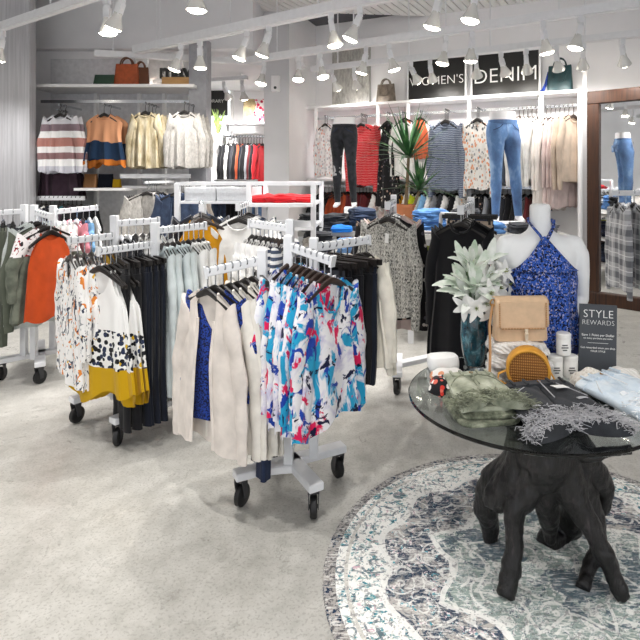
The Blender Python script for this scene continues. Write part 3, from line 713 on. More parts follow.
def fold_stack(px_c, d, rz, mat, label, cat, group=None, name='folded_jeans', layers=2, seed=0):
    b = slab(px_c, d, rz, seed=seed, layers=layers, amp=.008); o = b.build(name, mat); tag(o, label, cat, group); return o
def handbag(base, w, h, d, rz, mat, label, handle=True, hm=None, name='handbag', strap=False):
    o = thing(name, label, 'handbag', base, rz); b = MB(); R = []
    for v in (0, .04, .3, .7, .95, 1.):
        ww = w / 2 * lerp(1, .88, v) * (.97 if v in (0, 1.) else 1); dd = d / 2 * lerp(1, .35, v)
        R.append([(math.copysign(abs(math.cos(a)) ** .4, math.cos(a)) * ww, math.copysign(abs(math.sin(a)) ** .5, math.sin(a)) * dd, v * h + (.03 * h * math.cos(a) ** 2 if v > .9 else 0)) for a in (2*PI*k/28 for k in range(28))])
    b.loft(R); b.build('body', mat, o, world=False)
    if handle:
        for s in (-1, 1):
            m = MB(); m.tube([(math.cos(a) * w * .24, s * d * .16, h * .97 + math.sin(a) * h * .32) for a in (PI * k / 12 for k in range(13))], .009, 6); m.build('handle', hm or mat, o, world=False)
    if strap: m = MB(); m.tube([(-w*.3, -d*.42, h*.75), (-w*.2, -d*.5, h*.45), (0, -d*.52, h*.38), (w*.2, -d*.5, h*.45), (w*.3, -d*.42, h*.75)], .007, 6); m.build('strap', hm or mat, o, world=False)
    return o
def text_mesh(txt, size, m, thin=0., depth=.002, space=1.0):
    cu = bpy.data.curves.new('lettering', 'FONT'); cu.body = txt; cu.size = size; cu.align_x = 'CENTER'; cu.align_y = 'CENTER'; cu.offset = thin; cu.extrude = depth; cu.space_character = space; cu.resolution_u = 4
    t = bpy.data.objects.new('lettering', cu); COL.objects.link(t); dg = bpy.context.evaluated_depsgraph_get(); dg.update()
    me = bpy.data.meshes.new_from_object(t.evaluated_get(dg)); bpy.data.objects.remove(t); me.materials.clear(); me.materials.append(m); return me
# ------------------------------------------------------------------ display unit on the back wall
OFF = .40
def wbeam(mb, px0, px1, off, z, w, h):
    a, b_ = wall_at(px0, off, z), wall_at(px1, off, z); mb.beam(a, b_, w, h); return a, b_
uc = wall_at(450, .2, 0)
un = thing('display_unit', 'white wall display unit of shelves and hanging rails under the signs', 'display unit', uc)
ZU, ZR, ZL, ZLR = 2.52, 2.36, 1.45, 1.36
for z, w0, w1 in ((ZU, 312, 582), (ZL, 314, 545)):
    m = MB(); a, b_ = wall_at(w0, .2, z), wall_at(w1, .2, z); m.beam(a, b_, .40, .035); m.build('shelf', white_paint, un, False)
for px in (316, 378, 408, 469, 541, 580):
    m = MB(); a = wall_at(px, .36, 0); m.beam(a, a + Vector((0, 0, ZU)), .045, .045); m.build('upright', white_paint, un, False)
for z, p0_, p1_, nm in ((ZR, 317, 578, 'hang_rail'), (ZLR, 317, 540, 'hang_rail')):
    m = MB(); m.beam(wall_at(p0_, .30, z), wall_at(p1_, .30, z), .022, .035); m.build(nm, chrome, un, False)
m = MB(); m.beam(wall_at(312, .015, 1.28), wall_at(582, .015, 1.28), .02, 2.5); m.build('back_panel', white_paint, un, False)
m = MB(); a = wall_at(581, .2, 0); m.beam(a, a + Vector((0, 0, ZU)), .40, .03, up=tuple(WD)); 
m.build('end_panel', white_paint, un, False)
def faceout(px, z, n):
    a = wall_at(px, .30, z); m = MB(); m.beam(a, a + WN * .26, .014, .022); m.build('face_out_arm', chrome, un, False)
def face_run(px, z, items, where, yaw=0, first=.27):
    n = sum(i[4] for i in items)
    p0_ = wall_pt(wall_t(px, .3 + first), .3 + first, z + .012); p1_ = wall_pt(wall_t(px, .3 + first), .3 + max(.03, first - .035 * n), z + .012)
    m = MB(); m.beam(wall_pt(wall_t(px, .3 + first), .29, z), p0_ + Vector((0, 0, -.012)) + WN * .02, .014, .022); m.build('face_out_arm', chrome, un, False)
    run(p0_, p1_, items, where, jit=.05, detail=False)
face_run(325, ZR, [('floral_tee', m_pale_fl, 'pale pink floral blouse', 'blouse', 2, dict(scale=(.72, 1., 1.15)))], 'the leftmost upper arm')
face_run(361, ZR, [('long_sleeve', m_redpin, 'bright red patterned top', 'top', 5, dict(scale=(1.0, 1.1, 1.36)))], 'the upper arm')
face_run(387, ZR, [('dress', m_dark_fl, 'long black floral dress', 'dress', 2, dict(scale=(.72, 1., 1.22)))], 'the post arm')
face_run(402, ZR, [('floral_tee', C['white'], 'white blouse behind the yucca', 'blouse', 2, dict(scale=(.7, 1., 1.15))), ('tank', C['coral'], 'coral top behind the yucca', 'top', 1, dict(scale=(.75, 1., .8)))], "the yucca's left arm")
face_run(420, ZR, [('tank', C['coral'], 'coral tank behind the yucca', 'tank top', 1, dict(scale=(.6, 1., .9))), ('shirt', C['white'], 'white shirt behind the yucca', 'shirt', 1, dict(scale=(.7, 1., 1.15)))], "the yucca's right arm")
face_run(445, ZR, [('long_sleeve', m_bluepin, 'slate blue chevron top', 'top', 4, dict(scale=(.98, 1.1, 1.44)))], 'the middle bay')
face_run(477, ZR, [('long_sleeve', m_grey_fl, 'grey and coral floral blouse', 'blouse', 3, dict(scale=(.86, 1., 1.42)))], 'the fifth upper arm')
# sideways groups
def side_run(px0, px1, z, items, where, detail=False, face=None):
    a, b_ = wall_at(px0, .30, z + .017), wall_at(px1, .30, z + .017)
    rz = WANG + (PI / 2 * 0.66 if face is None else face)
    run(a, b_, items, where, jit=.08, detail=detail, face=rz, end='left', start=.02, stop=.98)
side_run(519, 541, ZR, [('long_sleeve', C['slate'], 'slate cardigan', 'cardigan', 1, dict(scale=1.2, hanger='brown')), ('long_sleeve', C['white'], 'white knit cardigan', 'cardigan', 5, dict(scale=1.26, hanger='brown'))], 'the right bay rail')
side_run(546, 574, ZR, [('plain_dress', m_embro, 'white embroidered tunic', 'tunic', 2, dict(scale=(1.2, 1., 1.5), hanger='brown')), ('plain_dress', C['blush'], 'long blush dress', 'dress', 3, dict(scale=(1.1, 1., 1.45), hanger='brown')), ('long_sleeve', C['beige'], 'beige top', 'top', 2, dict(scale=1.3, hanger='brown'))], 'the end rail')
side_run(324, 334, ZLR, [('jacket', C['black'], 'black jacket', 'jacket', 3, dict(scale=1.1))], 'the lower left rail')
side_run(332, 348, ZLR, [('tank', C['rust'], 'rust orange top', 'top', 5)], "the lower rail's rust section")
side_run(356, 377, ZLR, [('long_sleeve', C['rust'], 'rust sweater', 'sweater', 1), ('long_sleeve', C['maroon'], 'dark maroon sweater', 'sweater', 6)], "the lower rail's maroon section")
mix1 = [C['white'], C['blush'], C['white'], C['pink'], C['cream'], C['mustard'], C['ivory'], C['lime'], C['mint'], C['sky'], C['white'], C['grey'], C['charcoal'], C['white'], C['black'], C['white']]
nm1 = ['white', 'blush', 'bright white', 'pink', 'cream', 'mustard', 'ivory', 'lime green', 'mint', 'sky blue', 'clean white', 'grey', 'charcoal', 'plain white', 'black', 'last white']
side_run(384, 470, ZLR, [('short_tee', c, f'{n} tee in the middle bay', 'tee', 1) for c, n in zip(mix1, nm1)], "the lower rail's middle section")
mix2 = [m_grey_fl, C['white'], C['charcoal'], m_dark_fl, C['grey'], C['black'], C['white'], C['charcoal'], C['black'], C['black'], C['grey'], C['maroon']]
nm2 = ['grey floral', 'white', 'charcoal', 'dark floral', 'mid grey', 'black', 'snow white', 'coal grey', 'jet black', 'soft black', 'pale grey', 'maroon trimmed']
side_run(473, 538, ZLR, [('long_sleeve', c, f'{n} top in the right bay', 'top', 1) for c, n in zip(mix2, nm2)], "the lower rail's right section")
# signs above the unit
sign_white = plain('sign_white', 'ffffff', .5, 0, .0)
def wall_sign(px0, px1, txt, size, label):
    a, b_ = wall_at(px0, .05, 2.86), wall_at(px1, .05, 2.86); c = (a + b_) / 2; w = (b_ - a).length; h = .56
    o = thing('hanging_sign', label, 'sign', (c.x, c.y, c.z - h / 2), 0, None)
    m = MB(); d = (b_ - a).normalized() * (w / 2 - .012); m.beam(c - d, c + d, .03, h - .02); m.build('panel', m_black, o, False)
    m = MB(); up = Vector((0, 0, h / 2)); A, B, C_, D_ = c - d - up, c + d - up, c + d + up, c - d + up
    for p, q in ((A, B), (B, C_), (C_, D_), (D_, A)): m.beam(p + WN * .012, q + WN * .012, .03 if abs((q-p).z) < .1 else .024, .024 if abs((q-p).z) < .1 else .03, up=(0,0,1) if abs((q-p).z) < .1 else tuple(WN))
    m.build('frame', white_steel, o, False)
    t = mob('lettering', text_mesh(txt, size, sign_white, -.003, .003, 1.02), o, (0, 0, h / 2 - .02), (PI / 2, 0, WANG)); t.location = Vector((0, 0, h / 2 - .03)) + WN * .02
    return o
wall_sign(407.5, 467, "WOMEN'S", .172, "black wall sign in a white frame reading WOMEN'S")
wall_sign(471, 541, 'DENIM', .275, 'black wall sign in a white frame reading DENIM')
# speckled grey board and bags on the top shelf
a, b_ = wall_at(333, .03, 0), wall_at(370, .03, 0)
bt = NT('silver_board', .6, .1); bt.co(); bt.col(bt.ramp(bt.noise(28, 6, .75, bt.scaled((1, 1, .35))), [(.3, rgb('8b8a86')), (.55, rgb('b4b2ad')), (.75, rgb('d6d4ce'))]))
m = MB(); m.beam(a + Vector((0, 0, 3.0)), b_ + Vector((0, 0, 3.0)), .05, .92); tag(m.build('art_panel', bt.m), 'speckled silver grey panel standing on the left of the top shelf', 'wall panel')
pewter = plain('pewter_leather', '766c62', .4, .25, .2)
handbag(wall_at(386, .2, ZU + .018), .29, .27, .14, WANG, pewter, 'slouchy pewter handbag on the top shelf beside the silver panel', True, None, strap=True)
teal_l = plain('teal_leather', '14353a', .4, 0, .15)
handbag(wall_at(560, .2, ZU + .018), .31, .33, .16, WANG, teal_l, 'dark teal tote bag at the right end of the top shelf', True, None, strap=True)
sc_ = MB(); q = wall_at(543, .24, ZU + .018)
sc_.tube([q + Vector((-.05, 0, .015)), q + Vector((0, 0, .03)), q + Vector((.04, .01, .12)), q + Vector((.07, .02, .27))], [.03, .035, .03, .012], 10, flat=.6)
tag(sc_.build('silk_scarf', m_blueprint), 'blue and white scarf lying against the dark teal tote', 'scarf')
# ------------------------------------------------------------------ left bay unit
LY = 6.62
def lx(px, Y=LY): return (px - CX) / F * Y
lu = thing('display_unit', 'white display unit in the left bay with a bag shelf on top', 'display unit', ((lx(33) + lx(195)) / 2, 6.85, 0))
def lbox(nm, x0, x1, y0, y1, z0, z1, mt=white_paint):
    m = MB(); m.box(((x0+x1)/2, (y0+y1)/2, (z0+z1)/2), (x1-x0, y1-y0, z1-z0)); return m.build(nm, mt, lu, False)
ZT = at(0, 84, 6.5).z
lbox('shelf', lx(33), lx(197), 6.5, 7.04, ZT - .035, ZT)
for px in (80, 126, 152): lbox('upright', lx(px) - .02, lx(px) + .02, 6.98, 7.04, 0, ZT)
lbox('back_panel', lx(30), lx(192), 7.04, 7.055, 0, 3.0, plain('panel_light', 'dddde0', .7))
lbox('hang_rail', lx(34), lx(192), 6.75, 6.78, 2.40, 2.435, chrome)
zs = at(0, 188, 6.4).z
lbox('shelf', lx(76, 6.4), lx(127, 6.4), 6.35, 7.04, zs - .03, zs)
lbox('hang_rail', lx(33, 6.4), lx(84, 6.4), 6.40, 6.43, at(0, 196, 6.4).z - .05, at(0, 196, 6.4).z, white_steel)
lbox('hang_rail', lx(120, 6.4), lx(190, 6.4), 6.40, 6.43, 1.48, 1.53, white_steel)
lbox('shelf', lx(122, 6.5), lx(192, 6.5), 6.5, 7.04, 1.36, 1.39)
def left_face(px, Y, z, items, where, back=.30, yaw=0):
    x = lx(px, Y); m = MB(); m.beam((x, 6.76, z - .012), (x, Y - .02, z - .012), .014, .022); m.build('face_out_arm', chrome, lu, False)
    run((x, Y, z), (x + .01, min(6.74, Y + back), z), items, where, jit=.06, detail=False)
left_face(58, 6.55, 2.30, [('dress', C['plum'], 'long plum dress', 'dress', 3, dict(scale=1.02))], "the left bay's plum arm", .15)
left_face(60, 6.30, 2.33, [('sweater', m_wide, 'wide striped grey and rust sweater', 'sweater', 2, dict(scale=(.98, 1.2, 1.12)))], "the left bay's striped arm", .1)
left_face(104, 6.35, 2.34, [('poncho', m_poncho, 'peach and navy fringed poncho', 'poncho', 2, dict(scale=(.86, 1.1, 1.12)))], "the left bay's poncho arm", .14)
left_face(145, 6.35, 2.36, [('sweater', m_gold, 'metallic gold knit sweater', 'sweater', 4, dict(scale=(.80, 1., 1.08)))], "the left bay's gold arm", .3)
left_face(184, 6.30, 2.36, [('sweater', m_heath, 'oatmeal knit sweater', 'sweater', 3, dict(scale=(.86, 1., 1.08)))], "the left bay's oatmeal arm", .3)
# side hung garments low in the bay
dk = [C['black'], C['charcoal'], C['white'], C['navy'], C['grey'], C['black'], C['teal'], C['charcoal'], C['plum'], C['black']]
dn = ['black', 'charcoal', 'white', 'navy', 'grey', 'jet black', 'teal', 'coal', 'plum', 'soft black']
run((lx(40, 6.4), 6.41, at(0, 196, 6.4).z), (lx(82, 6.4), 6.41, at(0, 196, 6.4).z), [('long_sleeve', c, f'{n} top low in the left bay', 'top', 1) for c, n in zip(dk, dn)], 'the short rail', face=R_(60), detail=False, end='left')
xa = at(147, 181, 5.7)
m = MB(); m.beam((xa.x, 6.45, xa.z - .014), (xa.x, 5.66, xa.z - .014), .016, .026); m.build('face_out_arm', white_steel, lu, False)
run((xa.x, 5.7, xa.z), (xa.x - .06, 6.1, xa.z), [('blazer', m_heath, 'cream open cardigan', 'cardigan', 1, dict(scale=1.12)), ('blazer', C['black'], 'black blazer', 'blazer', 4, dict(scale=1.16))], "the left bay's low arm", jit=.08)
xa = at(176, 183, 5.6)
m = MB(); m.beam((xa.x, 6.45, xa.z - .014), (xa.x, 5.56, xa.z - .014), .016, .026); m.build('face_out_arm', white_steel, lu, False)
run((xa.x, 5.6, xa.z), (xa.x + .02, 5.95, xa.z), [('jacket', denim_dark, 'dark denim jacket', 'jacket', 3, dict(scale=.95)), ('jacket', C['taupe'], 'taupe jacket', 'jacket', 2, dict(scale=.95))], "the left bay's right arm", jit=.1)
# bags
rust_l = plain('rust_leather', 'b5552a', .45, 0, .12); brown_l = plain('brown_leather', '6a3d22', .45); green_l = plain('green_leather', '33503f', .5); bronze_l = plain('bronze_leather', 'a8794f', .3, .4)
handbag((lx(127, 6.75), 6.75, ZT), .30, .28, .14, .0, rust_l, 'rust orange leather tote on the top shelf of the left bay', True, brown_l)
handbag((lx(141, 6.8), 6.8, ZT), .2, .25, .12, .1, brown_l, 'brown leather bag right of the rust orange tote', True)
handbag((lx(105, 6.75), 6.75, ZT), .27, .15, .14, 0, green_l, 'low green leather bag left of the rust orange tote', False)
handbag((lx(91, 6.6), 6.6, zs), .17, .16, .1, 0, bronze_l, 'bronze leather bag on the low shelf below the poncho', False)
handbag((lx(106, 6.62), 6.62, zs), .19, .16, .1, 0, C['navy'], 'navy bag beside the bronze bag on the low shelf', False)
handbag((lx(117, 6.62), 6.62, zs), .1, .1, .08, 0, C['yellow'], 'small yellow pouch beside the navy bag on the low shelf', False, name='pouch')
o = thing('letter_sign', 'bold black letters reading mavi on a light wood block', 'sign', (lx(178, 6.7), 6.7, ZT))
m = MB(); m.box((0, 0, .055), (.36, .1, .11)); f_ = m.build('wood_block', sign_wood, o, False, world=False); f_.modifiers.new('b', 'BEVEL').width = .004
mob('lettering', text_mesh('mavi', .25, m_black, .008, .02, .95), o, (0, 0, .18), (PI / 2, 0, 0))
# ------------------------------------------------------------------ rear room
o = thing('hanging_sign', 'black poster reading CONTEMPORARY on the wall of the rear room', 'sign', (at(206, 0, 10.3).x, 10.36, at(0, 117, 10.3).z))
m = MB(); m.box((0, 0, .34), (.78, .03, .62)); m.build('panel', m_black, o, False, world=False)
mob('lettering', text_mesh('CONTEMPORARY', .088, tag_white, -.001, .003), o, (-.03, -.02, .30), (PI / 2, 0, 0))
# window below the poster
q0, q1 = at(206, 0, 10.36).x, at(232, 0, 10.36).x
b = MB(); z0, z1 = at(0, 137, 10.36).z, at(0, 84, 10.36).z
for A, B in (((q0, z0), (q1, z0)), ((q0, z1), (q1, z1)), ((q0, z0), (q0, z1)), ((q1, z0), (q1, z1))): b.beam((A[0], 10.37, A[1]), (B[0], 10.37, B[1]), .06, .06, up=(0, 1, 0))
struct('window_1', b, white_paint)
sky_m = emit('window_daylight', 'e8eef2', 1.6); b = MB(); b.box(((q0+q1)/2, 10.385, (z0+z1)/2), (q1-q0, .006, z1-z0)); struct('window_1_pane', b, sky_m, False)
# green plant in front of the window
o = thing('potted_plant', 'light green potted plant before the window of the rear room', 'plant', at(218, 146, 9.9))
m = MB(); m.lathe([(.07, 0), (.1, .2), (.105, .21), (.09, .2)], n=18); m.build('pot', white_paint, o, world=False)
lg = plain('fern_green', '9fba6a', .6, 0, .25); rnd = random.Random(4)
for i in range(34):
    a = rnd.uniform(0, 2 * PI); l = rnd.uniform(.25, .5); sp = rnd.uniform(.05, .2); m = MB()
    m.tube([(0, 0, .18), (math.cos(a) * sp * .4, math.sin(a) * sp * .4, .18 + l * .6), (math.cos(a) * sp, math.sin(a) * sp, .18 + l)], [.012, .02, .002], 5, flat=.3); m.build('frond', lg, o, world=False)
rr = thing('clothes_rail', 'white shelf and clothes rail on the far wall of the rear room', 'clothes rail', at(246, 124, 9.75))
ya = 9.75; za = at(0, 124, ya).z; zb = at(0, 137, ya).z
m = MB(); m.box(((at(227, 0, ya).x + at(268, 0, ya).x) / 2, ya, za), (.86, .4, .035)); m.build('shelf', white_paint, rr, False)
m = MB(); m.beam((at(226, 0, ya).x, ya - .12, zb), (at(268, 0, ya).x, ya - .12, zb), .025, .03); m.build('hang_rail', chrome, rr, False)
for px in (227, 267): m = MB(); m.box((at(px, 0, ya).x, ya + .05, za / 2), (.04, .04, za)); m.build('upright', white_paint, rr, False)
rc = [C['black'], C['black'], C['white'], C['black'], C['charcoal'], C['black'], C['rust'], C['navy'], C['black'], C['grey'], C['maroon'], C['black'], C['red']]
rn = ['black', 'soft black', 'white', 'jet black', 'charcoal', 'plain black', 'rust', 'navy', 'deep black', 'grey', 'maroon', 'matt black', 'red']
run((at(229, 0, ya).x, ya - .12, zb + .015), (at(265, 0, ya).x, ya - .12, zb + .015), [('plain_dress', c, f'{n} dress in the rear room', 'dress', 1, dict(scale=1.35)) for c, n in zip(rc, rn)], 'the wall rail', face=R_(72), detail=False, end='left')
cu1, cu2 = cloth('cushion_gold', 'cdb98f', .25), printed('cushion_red', pr_dots('f1e9ea', ['cf2d55', 'e0708a'], 16, .45))
for px, mt, lb in ((251, cu1, 'gold patterned cushion on the shelf of the rear room'), (261, cu2, 'red and white cushion beside the gold one in the rear room')):
    b = slab((0, 0, 0), (.24, .42, .12), 0, seed=px); o = b.build('cushion', mt, None, True, world=False); o.rotation_euler = (PI / 2 - .15, 0, 0); o.location = (at(px, 0, 9.7).x, 9.72, za + .22); o.rotation_euler = (PI / 2, 0, 0); tag(o, lb, 'cushion')
# lower fixture of dark jeans in the rear room
q = at(236, 178, 8.6)
o = thing('low_rack', 'low white rack of dark trousers in the opening to the rear room', 'clothes rack', (q.x, 8.6, 0))
for dx in (-.32, .32): m = MB(); m.box((dx, 0, .72), (.04, .04, 1.44)); m.build('upright', white_steel, o, False, world=False)
m = MB(); m.beam((-.34, 0, 1.44), (.34, 0, 1.44), .03, .03); m.build('hanging_arm', white_steel, o, False, world=False)
for dx in (-.32, .32): m = MB(); m.beam((dx, -.25, .02), (dx, .25, .02), .05, .04); m.build('base_foot', white_steel, o, False, world=False)
run((q.x - .3, 8.6, 1.457), (q.x + .3, 8.6, 1.457), [('trousers', denim_dark, 'dark denim jeans', 'jeans', 4), ('trousers', C['black'], 'black folded trousers', 'trousers', 4), ('trousers', denim_mid, 'mid blue jeans', 'jeans', 2)], 'the low rear rack', face=R_(55), detail=False, end='left')
# ------------------------------------------------------------------ white gondola with trays in the middle of the floor
GX0, GX1, GY0, GY1 = -1.62, -.50, 4.55, 5.25
go = thing('display_gondola', 'white gondola of trays and hanging arms in the middle of the floor', 'display unit', ((GX0+GX1)/2, (GY0+GY1)/2, 0))
def gb(nm, x0, x1, y0, y1, z0, z1, mt=white_steel): m = MB(); m.box(((x0+x1)/2, (y0+y1)/2, (z0+z1)/2), (x1-x0, y1-y0, z1-z0)); return m.build(nm, mt, go, False)
for x in (GX0, -1.03, GX1):
    for y in (GY0, GY1): gb('upright', x-.02, x+.02, y-.02, y+.02, .0, 1.44)
zt = 1.295
gb('tray', GX0, -1.03, GY0, GY1, zt - .02, zt); gb('tray', -1.02, GX1, GY0 - .12, GY1, 1.255, 1.28); gb('lower_tray', -1.02, GX1, GY0 - .05, GY1, 1.06, 1.085)
for y in (GY0, GY1): m = MB(); m.beam((GX0, y, 1.44), (GX1 + .02, y, 1.44), .022, .028); m.build('gallery_rail', white_steel, go, False)
for x in (GX0, GX1): m = MB(); m.beam((x, GY0, 1.44), (x, GY1, 1.44), .022, .028); m.build('gallery_rail', white_steel, go, False)
gb('base_shelf', GX0, GX1, GY0, GY1, .12, .15)
mesh_m = plain('tray_mesh', 'd4d6d9', .5, 0, .05, 60)
for x0, x1, lb in ((-1.58, -1.33, 'left white storage bin on the gondola tray'), (-1.31, -1.06, 'right white storage bin on the gondola tray')):
    o = thing('storage_bin', lb, 'bin', ((x0+x1)/2, 4.9, zt)); m = MB()
    for a in (((x0, 4.62), (x1, 4.62)), ((x1, 4.62), (x1, 5.18)), ((x1, 5.18), (x0, 5.18)), ((x0, 5.18), (x0, 4.62))): m.beam((*a[0], zt + .055), (*a[1], zt + .055), .012, .10)
    m.box(((x0+x1)/2, 4.9, zt + .006), (x1-x0, .56, .012)); m.build('sides', mesh_m, o, False)
    m = MB(); m.tube([(x0, 4.62, zt+.107), (x1, 4.62, zt+.107), (x1, 5.18, zt+.107), (x0, 5.18, zt+.107), (x0, 4.62, zt+.107)], .007, 6); m.build('rim', white_steel, o)
# red folded pieces, each its own
for i, (px, Y, w, h, rz) in enumerate(((266, 4.75, .26, .055, .2), (284, 4.72, .27, .06, -.15), (301, 4.75, .24, .05, .1))):
    fold_stack((at(px, 0, Y).x, Y, 1.28), (w, .30, h), rz, C['red'], f'red folded top, {ORD[i]} from the left on the gondola tray', 'top', 'red folded tops', 'red_top', 2, i + 3)
ga = [(Vector((-1.42, 4.53, 1.30)), Vector((-1.235, 3.95, 1.30))), (Vector((-1.03, 4.53, 1.30)), Vector((-.985, 4.0, 1.30)))]
for p, q in ga: arm(go, p, q)
run(ga[0][1], ga[0][0], [('tank', C['mustard'], 'mustard yellow tank top', 'tank top', 1, dict(scale=1.05, hanger='brown')), ('tank', C['mustard'], 'mustard tank behind', 'tank top', 1), ('short_tee', C['charcoal'], 'charcoal tee', 'tee', 3, dict(scale=.9)), ('jacket', denim_dark, 'dark denim jacket', 'jacket', 2, dict(scale=.9)), ('short_tee', C['grey'], 'grey tee', 'tee', 2)], "the gondola's left arm", jit=.08)
run(ga[1][1], ga[1][0], [('short_tee', C['white'], 'white blouse', 'blouse', 4, dict(scale=1.05)), ('short_tee', m_navstripe, 'striped blouse', 'blouse', 2)], "the gondola's right arm", jit=.1)
# ------------------------------------------------------------------ jeans tables
def jtable(label, x0, x1, y0, y1, z, shelves, th=.045):
    o = thing('display_table', label, 'table', ((x0+x1)/2, (y0+y1)/2, 0)); mk = lambda nm, a, b_, c, d, e, f, mt: (lambda m: m.build(nm, mt, o, False))(MB().box(((a+b_)/2, (c+d)/2, (e+f)/2), (b_-a, d-c, f-e)))
    mk('table_top', x0, x1, y0, y1, z - th, z, table_grey)
    for s in shelves: mk('shelf', x0 + .02, x1 - .02, y0 + .02, y1 - .02, s - .03, s, white_paint)
    for x in (x0 + .03, x1 - .03):
        for y in (y0 + .03, y1 - .03): mk('leg', x - .025, x + .025, y - .025, y + .025, 0, z - th, white_steel)
    return o
jtable('grey topped table under the black jeans mannequin', -.72, .02, 5.2, 6.1, .98, [.45])
jtable('low grey topped table in front of the black jeans table', -.62, -.02, 4.55, 5.05, .86, [.35])
jtable('grey topped table with shelves under the blue jeans mannequin', .30, 1.75, 4.95, 5.75, .98, [.25, .62])
n_ = [0]
def pile(x, y, z, w, d, mt, label, k=3, rz=0, h=.052, nm='folded_jeans'):
    n_[0] += 1
    for i in range(k):
        fold_stack((x, y, z + i * h), (w * (1 - .03 * i), d * (1 - .02 * i), h * 1.02), rz + .22 * math.sin(i * 5 + n_[0] * 3), mt, f'{label}, {("bottom", "second from the bottom", "third from the bottom", "fourth from the bottom", "top")[i] if i < k - 1 else "topmost"} of its pile', 'jeans', label, nm, 2, n_[0] * 7 + i)
pile(-.60, 5.36, .98, .24, .30, denim_char, 'charcoal folded jeans at the left of the table', 3, .2)
pile(-.36, 5.34, .98, .24, .28, denim_black, 'black folded jeans behind the blue cloth', 3, -.1)
pile(-.12, 5.36, .98, .24, .32, denim_dark, 'dark folded jeans beside the white riser', 4, .5)
fold_stack((-.30, 5.16, .982), (.2, .13, .05), .1, cloth('bright_blue', '1e74cf'), 'bright blue folded cloth before the black jeans mannequin', 'folded cloth', None, 'folded_cloth', 2, 90)
pile(-.48, 4.74, .86, .24, .26, denim_black, 'black folded jeans on the low front table', 3, .15)
pile(-.18, 4.72, .86, .25, .26, denim_mid, 'mid blue folded jeans on the low front table', 2, -.2)
fold_stack((-.55, 4.62, .86), (.10, .1, .12), .1, printed('knit_speck', pr_heather('77716c', 'd9d4cd')), 'speckled knit roll at the left of the low table', 'folded knit', None, 'folded_knit', 2, 91)
pile(.52, 5.12, .98, .30, .26, denim_blue, 'light blue folded jeans at the table edge', 4, .4)
pile(.86, 5.18, .98, .28, .28, denim_black, 'black folded jeans behind the black rack', 4, 0)
pile(1.10, 5.10, .98, .20, .24, denim_blue, 'blue folded jeans under the flower', 2, .3, .045)
pile(1.38, 5.12, .98, .26, .26, denim_char, 'charcoal folded jeans at the mannequin feet', 2, -.2, .04)
pile(1.60, 5.2, .98, .22, .26, C['grey'], 'pale grey folded trousers at the table end', 2, .1, .04, 'folded_trousers')
for sx, zz, mt, lb in ((.46, .62, C['lime'], 'lime green folded top'), (.80, .62, denim_dark, 'dark denim stack'), (1.15, .62, denim_navy, 'navy denim stack'), (1.5, .62, denim_dark, 'dark jeans stack'), (.46, .25, C['rust'], 'rust orange folded top'), (.80, .25, denim_black, 'black denim stack'), (1.15, .25, denim_dark, 'deep blue denim stack'), (1.5, .25, denim_navy, 'midnight denim stack')):
    for j in range(3 if zz > .5 else 4):
        fold_stack((sx, 5.36, zz + j * .062), (.27, .5, .064), 0, mt, f'{lb} on the {"upper" if zz > .5 else "lower"} shelf, {("bottom", "second", "third", "topmost")[j]} piece', 'folded clothes', lb, 'folded_clothes', 2, int(sx * 50 + zz * 90 + j))
o = MB(); o.box((-.225, 5.78, 1.08), (.17, .17, .20)); q = o.build('riser_block', white_paint, None, False); q.modifiers.new('b', 'BEVEL').width = .006; tag(q, 'white riser block under the black jeans mannequin', 'riser')
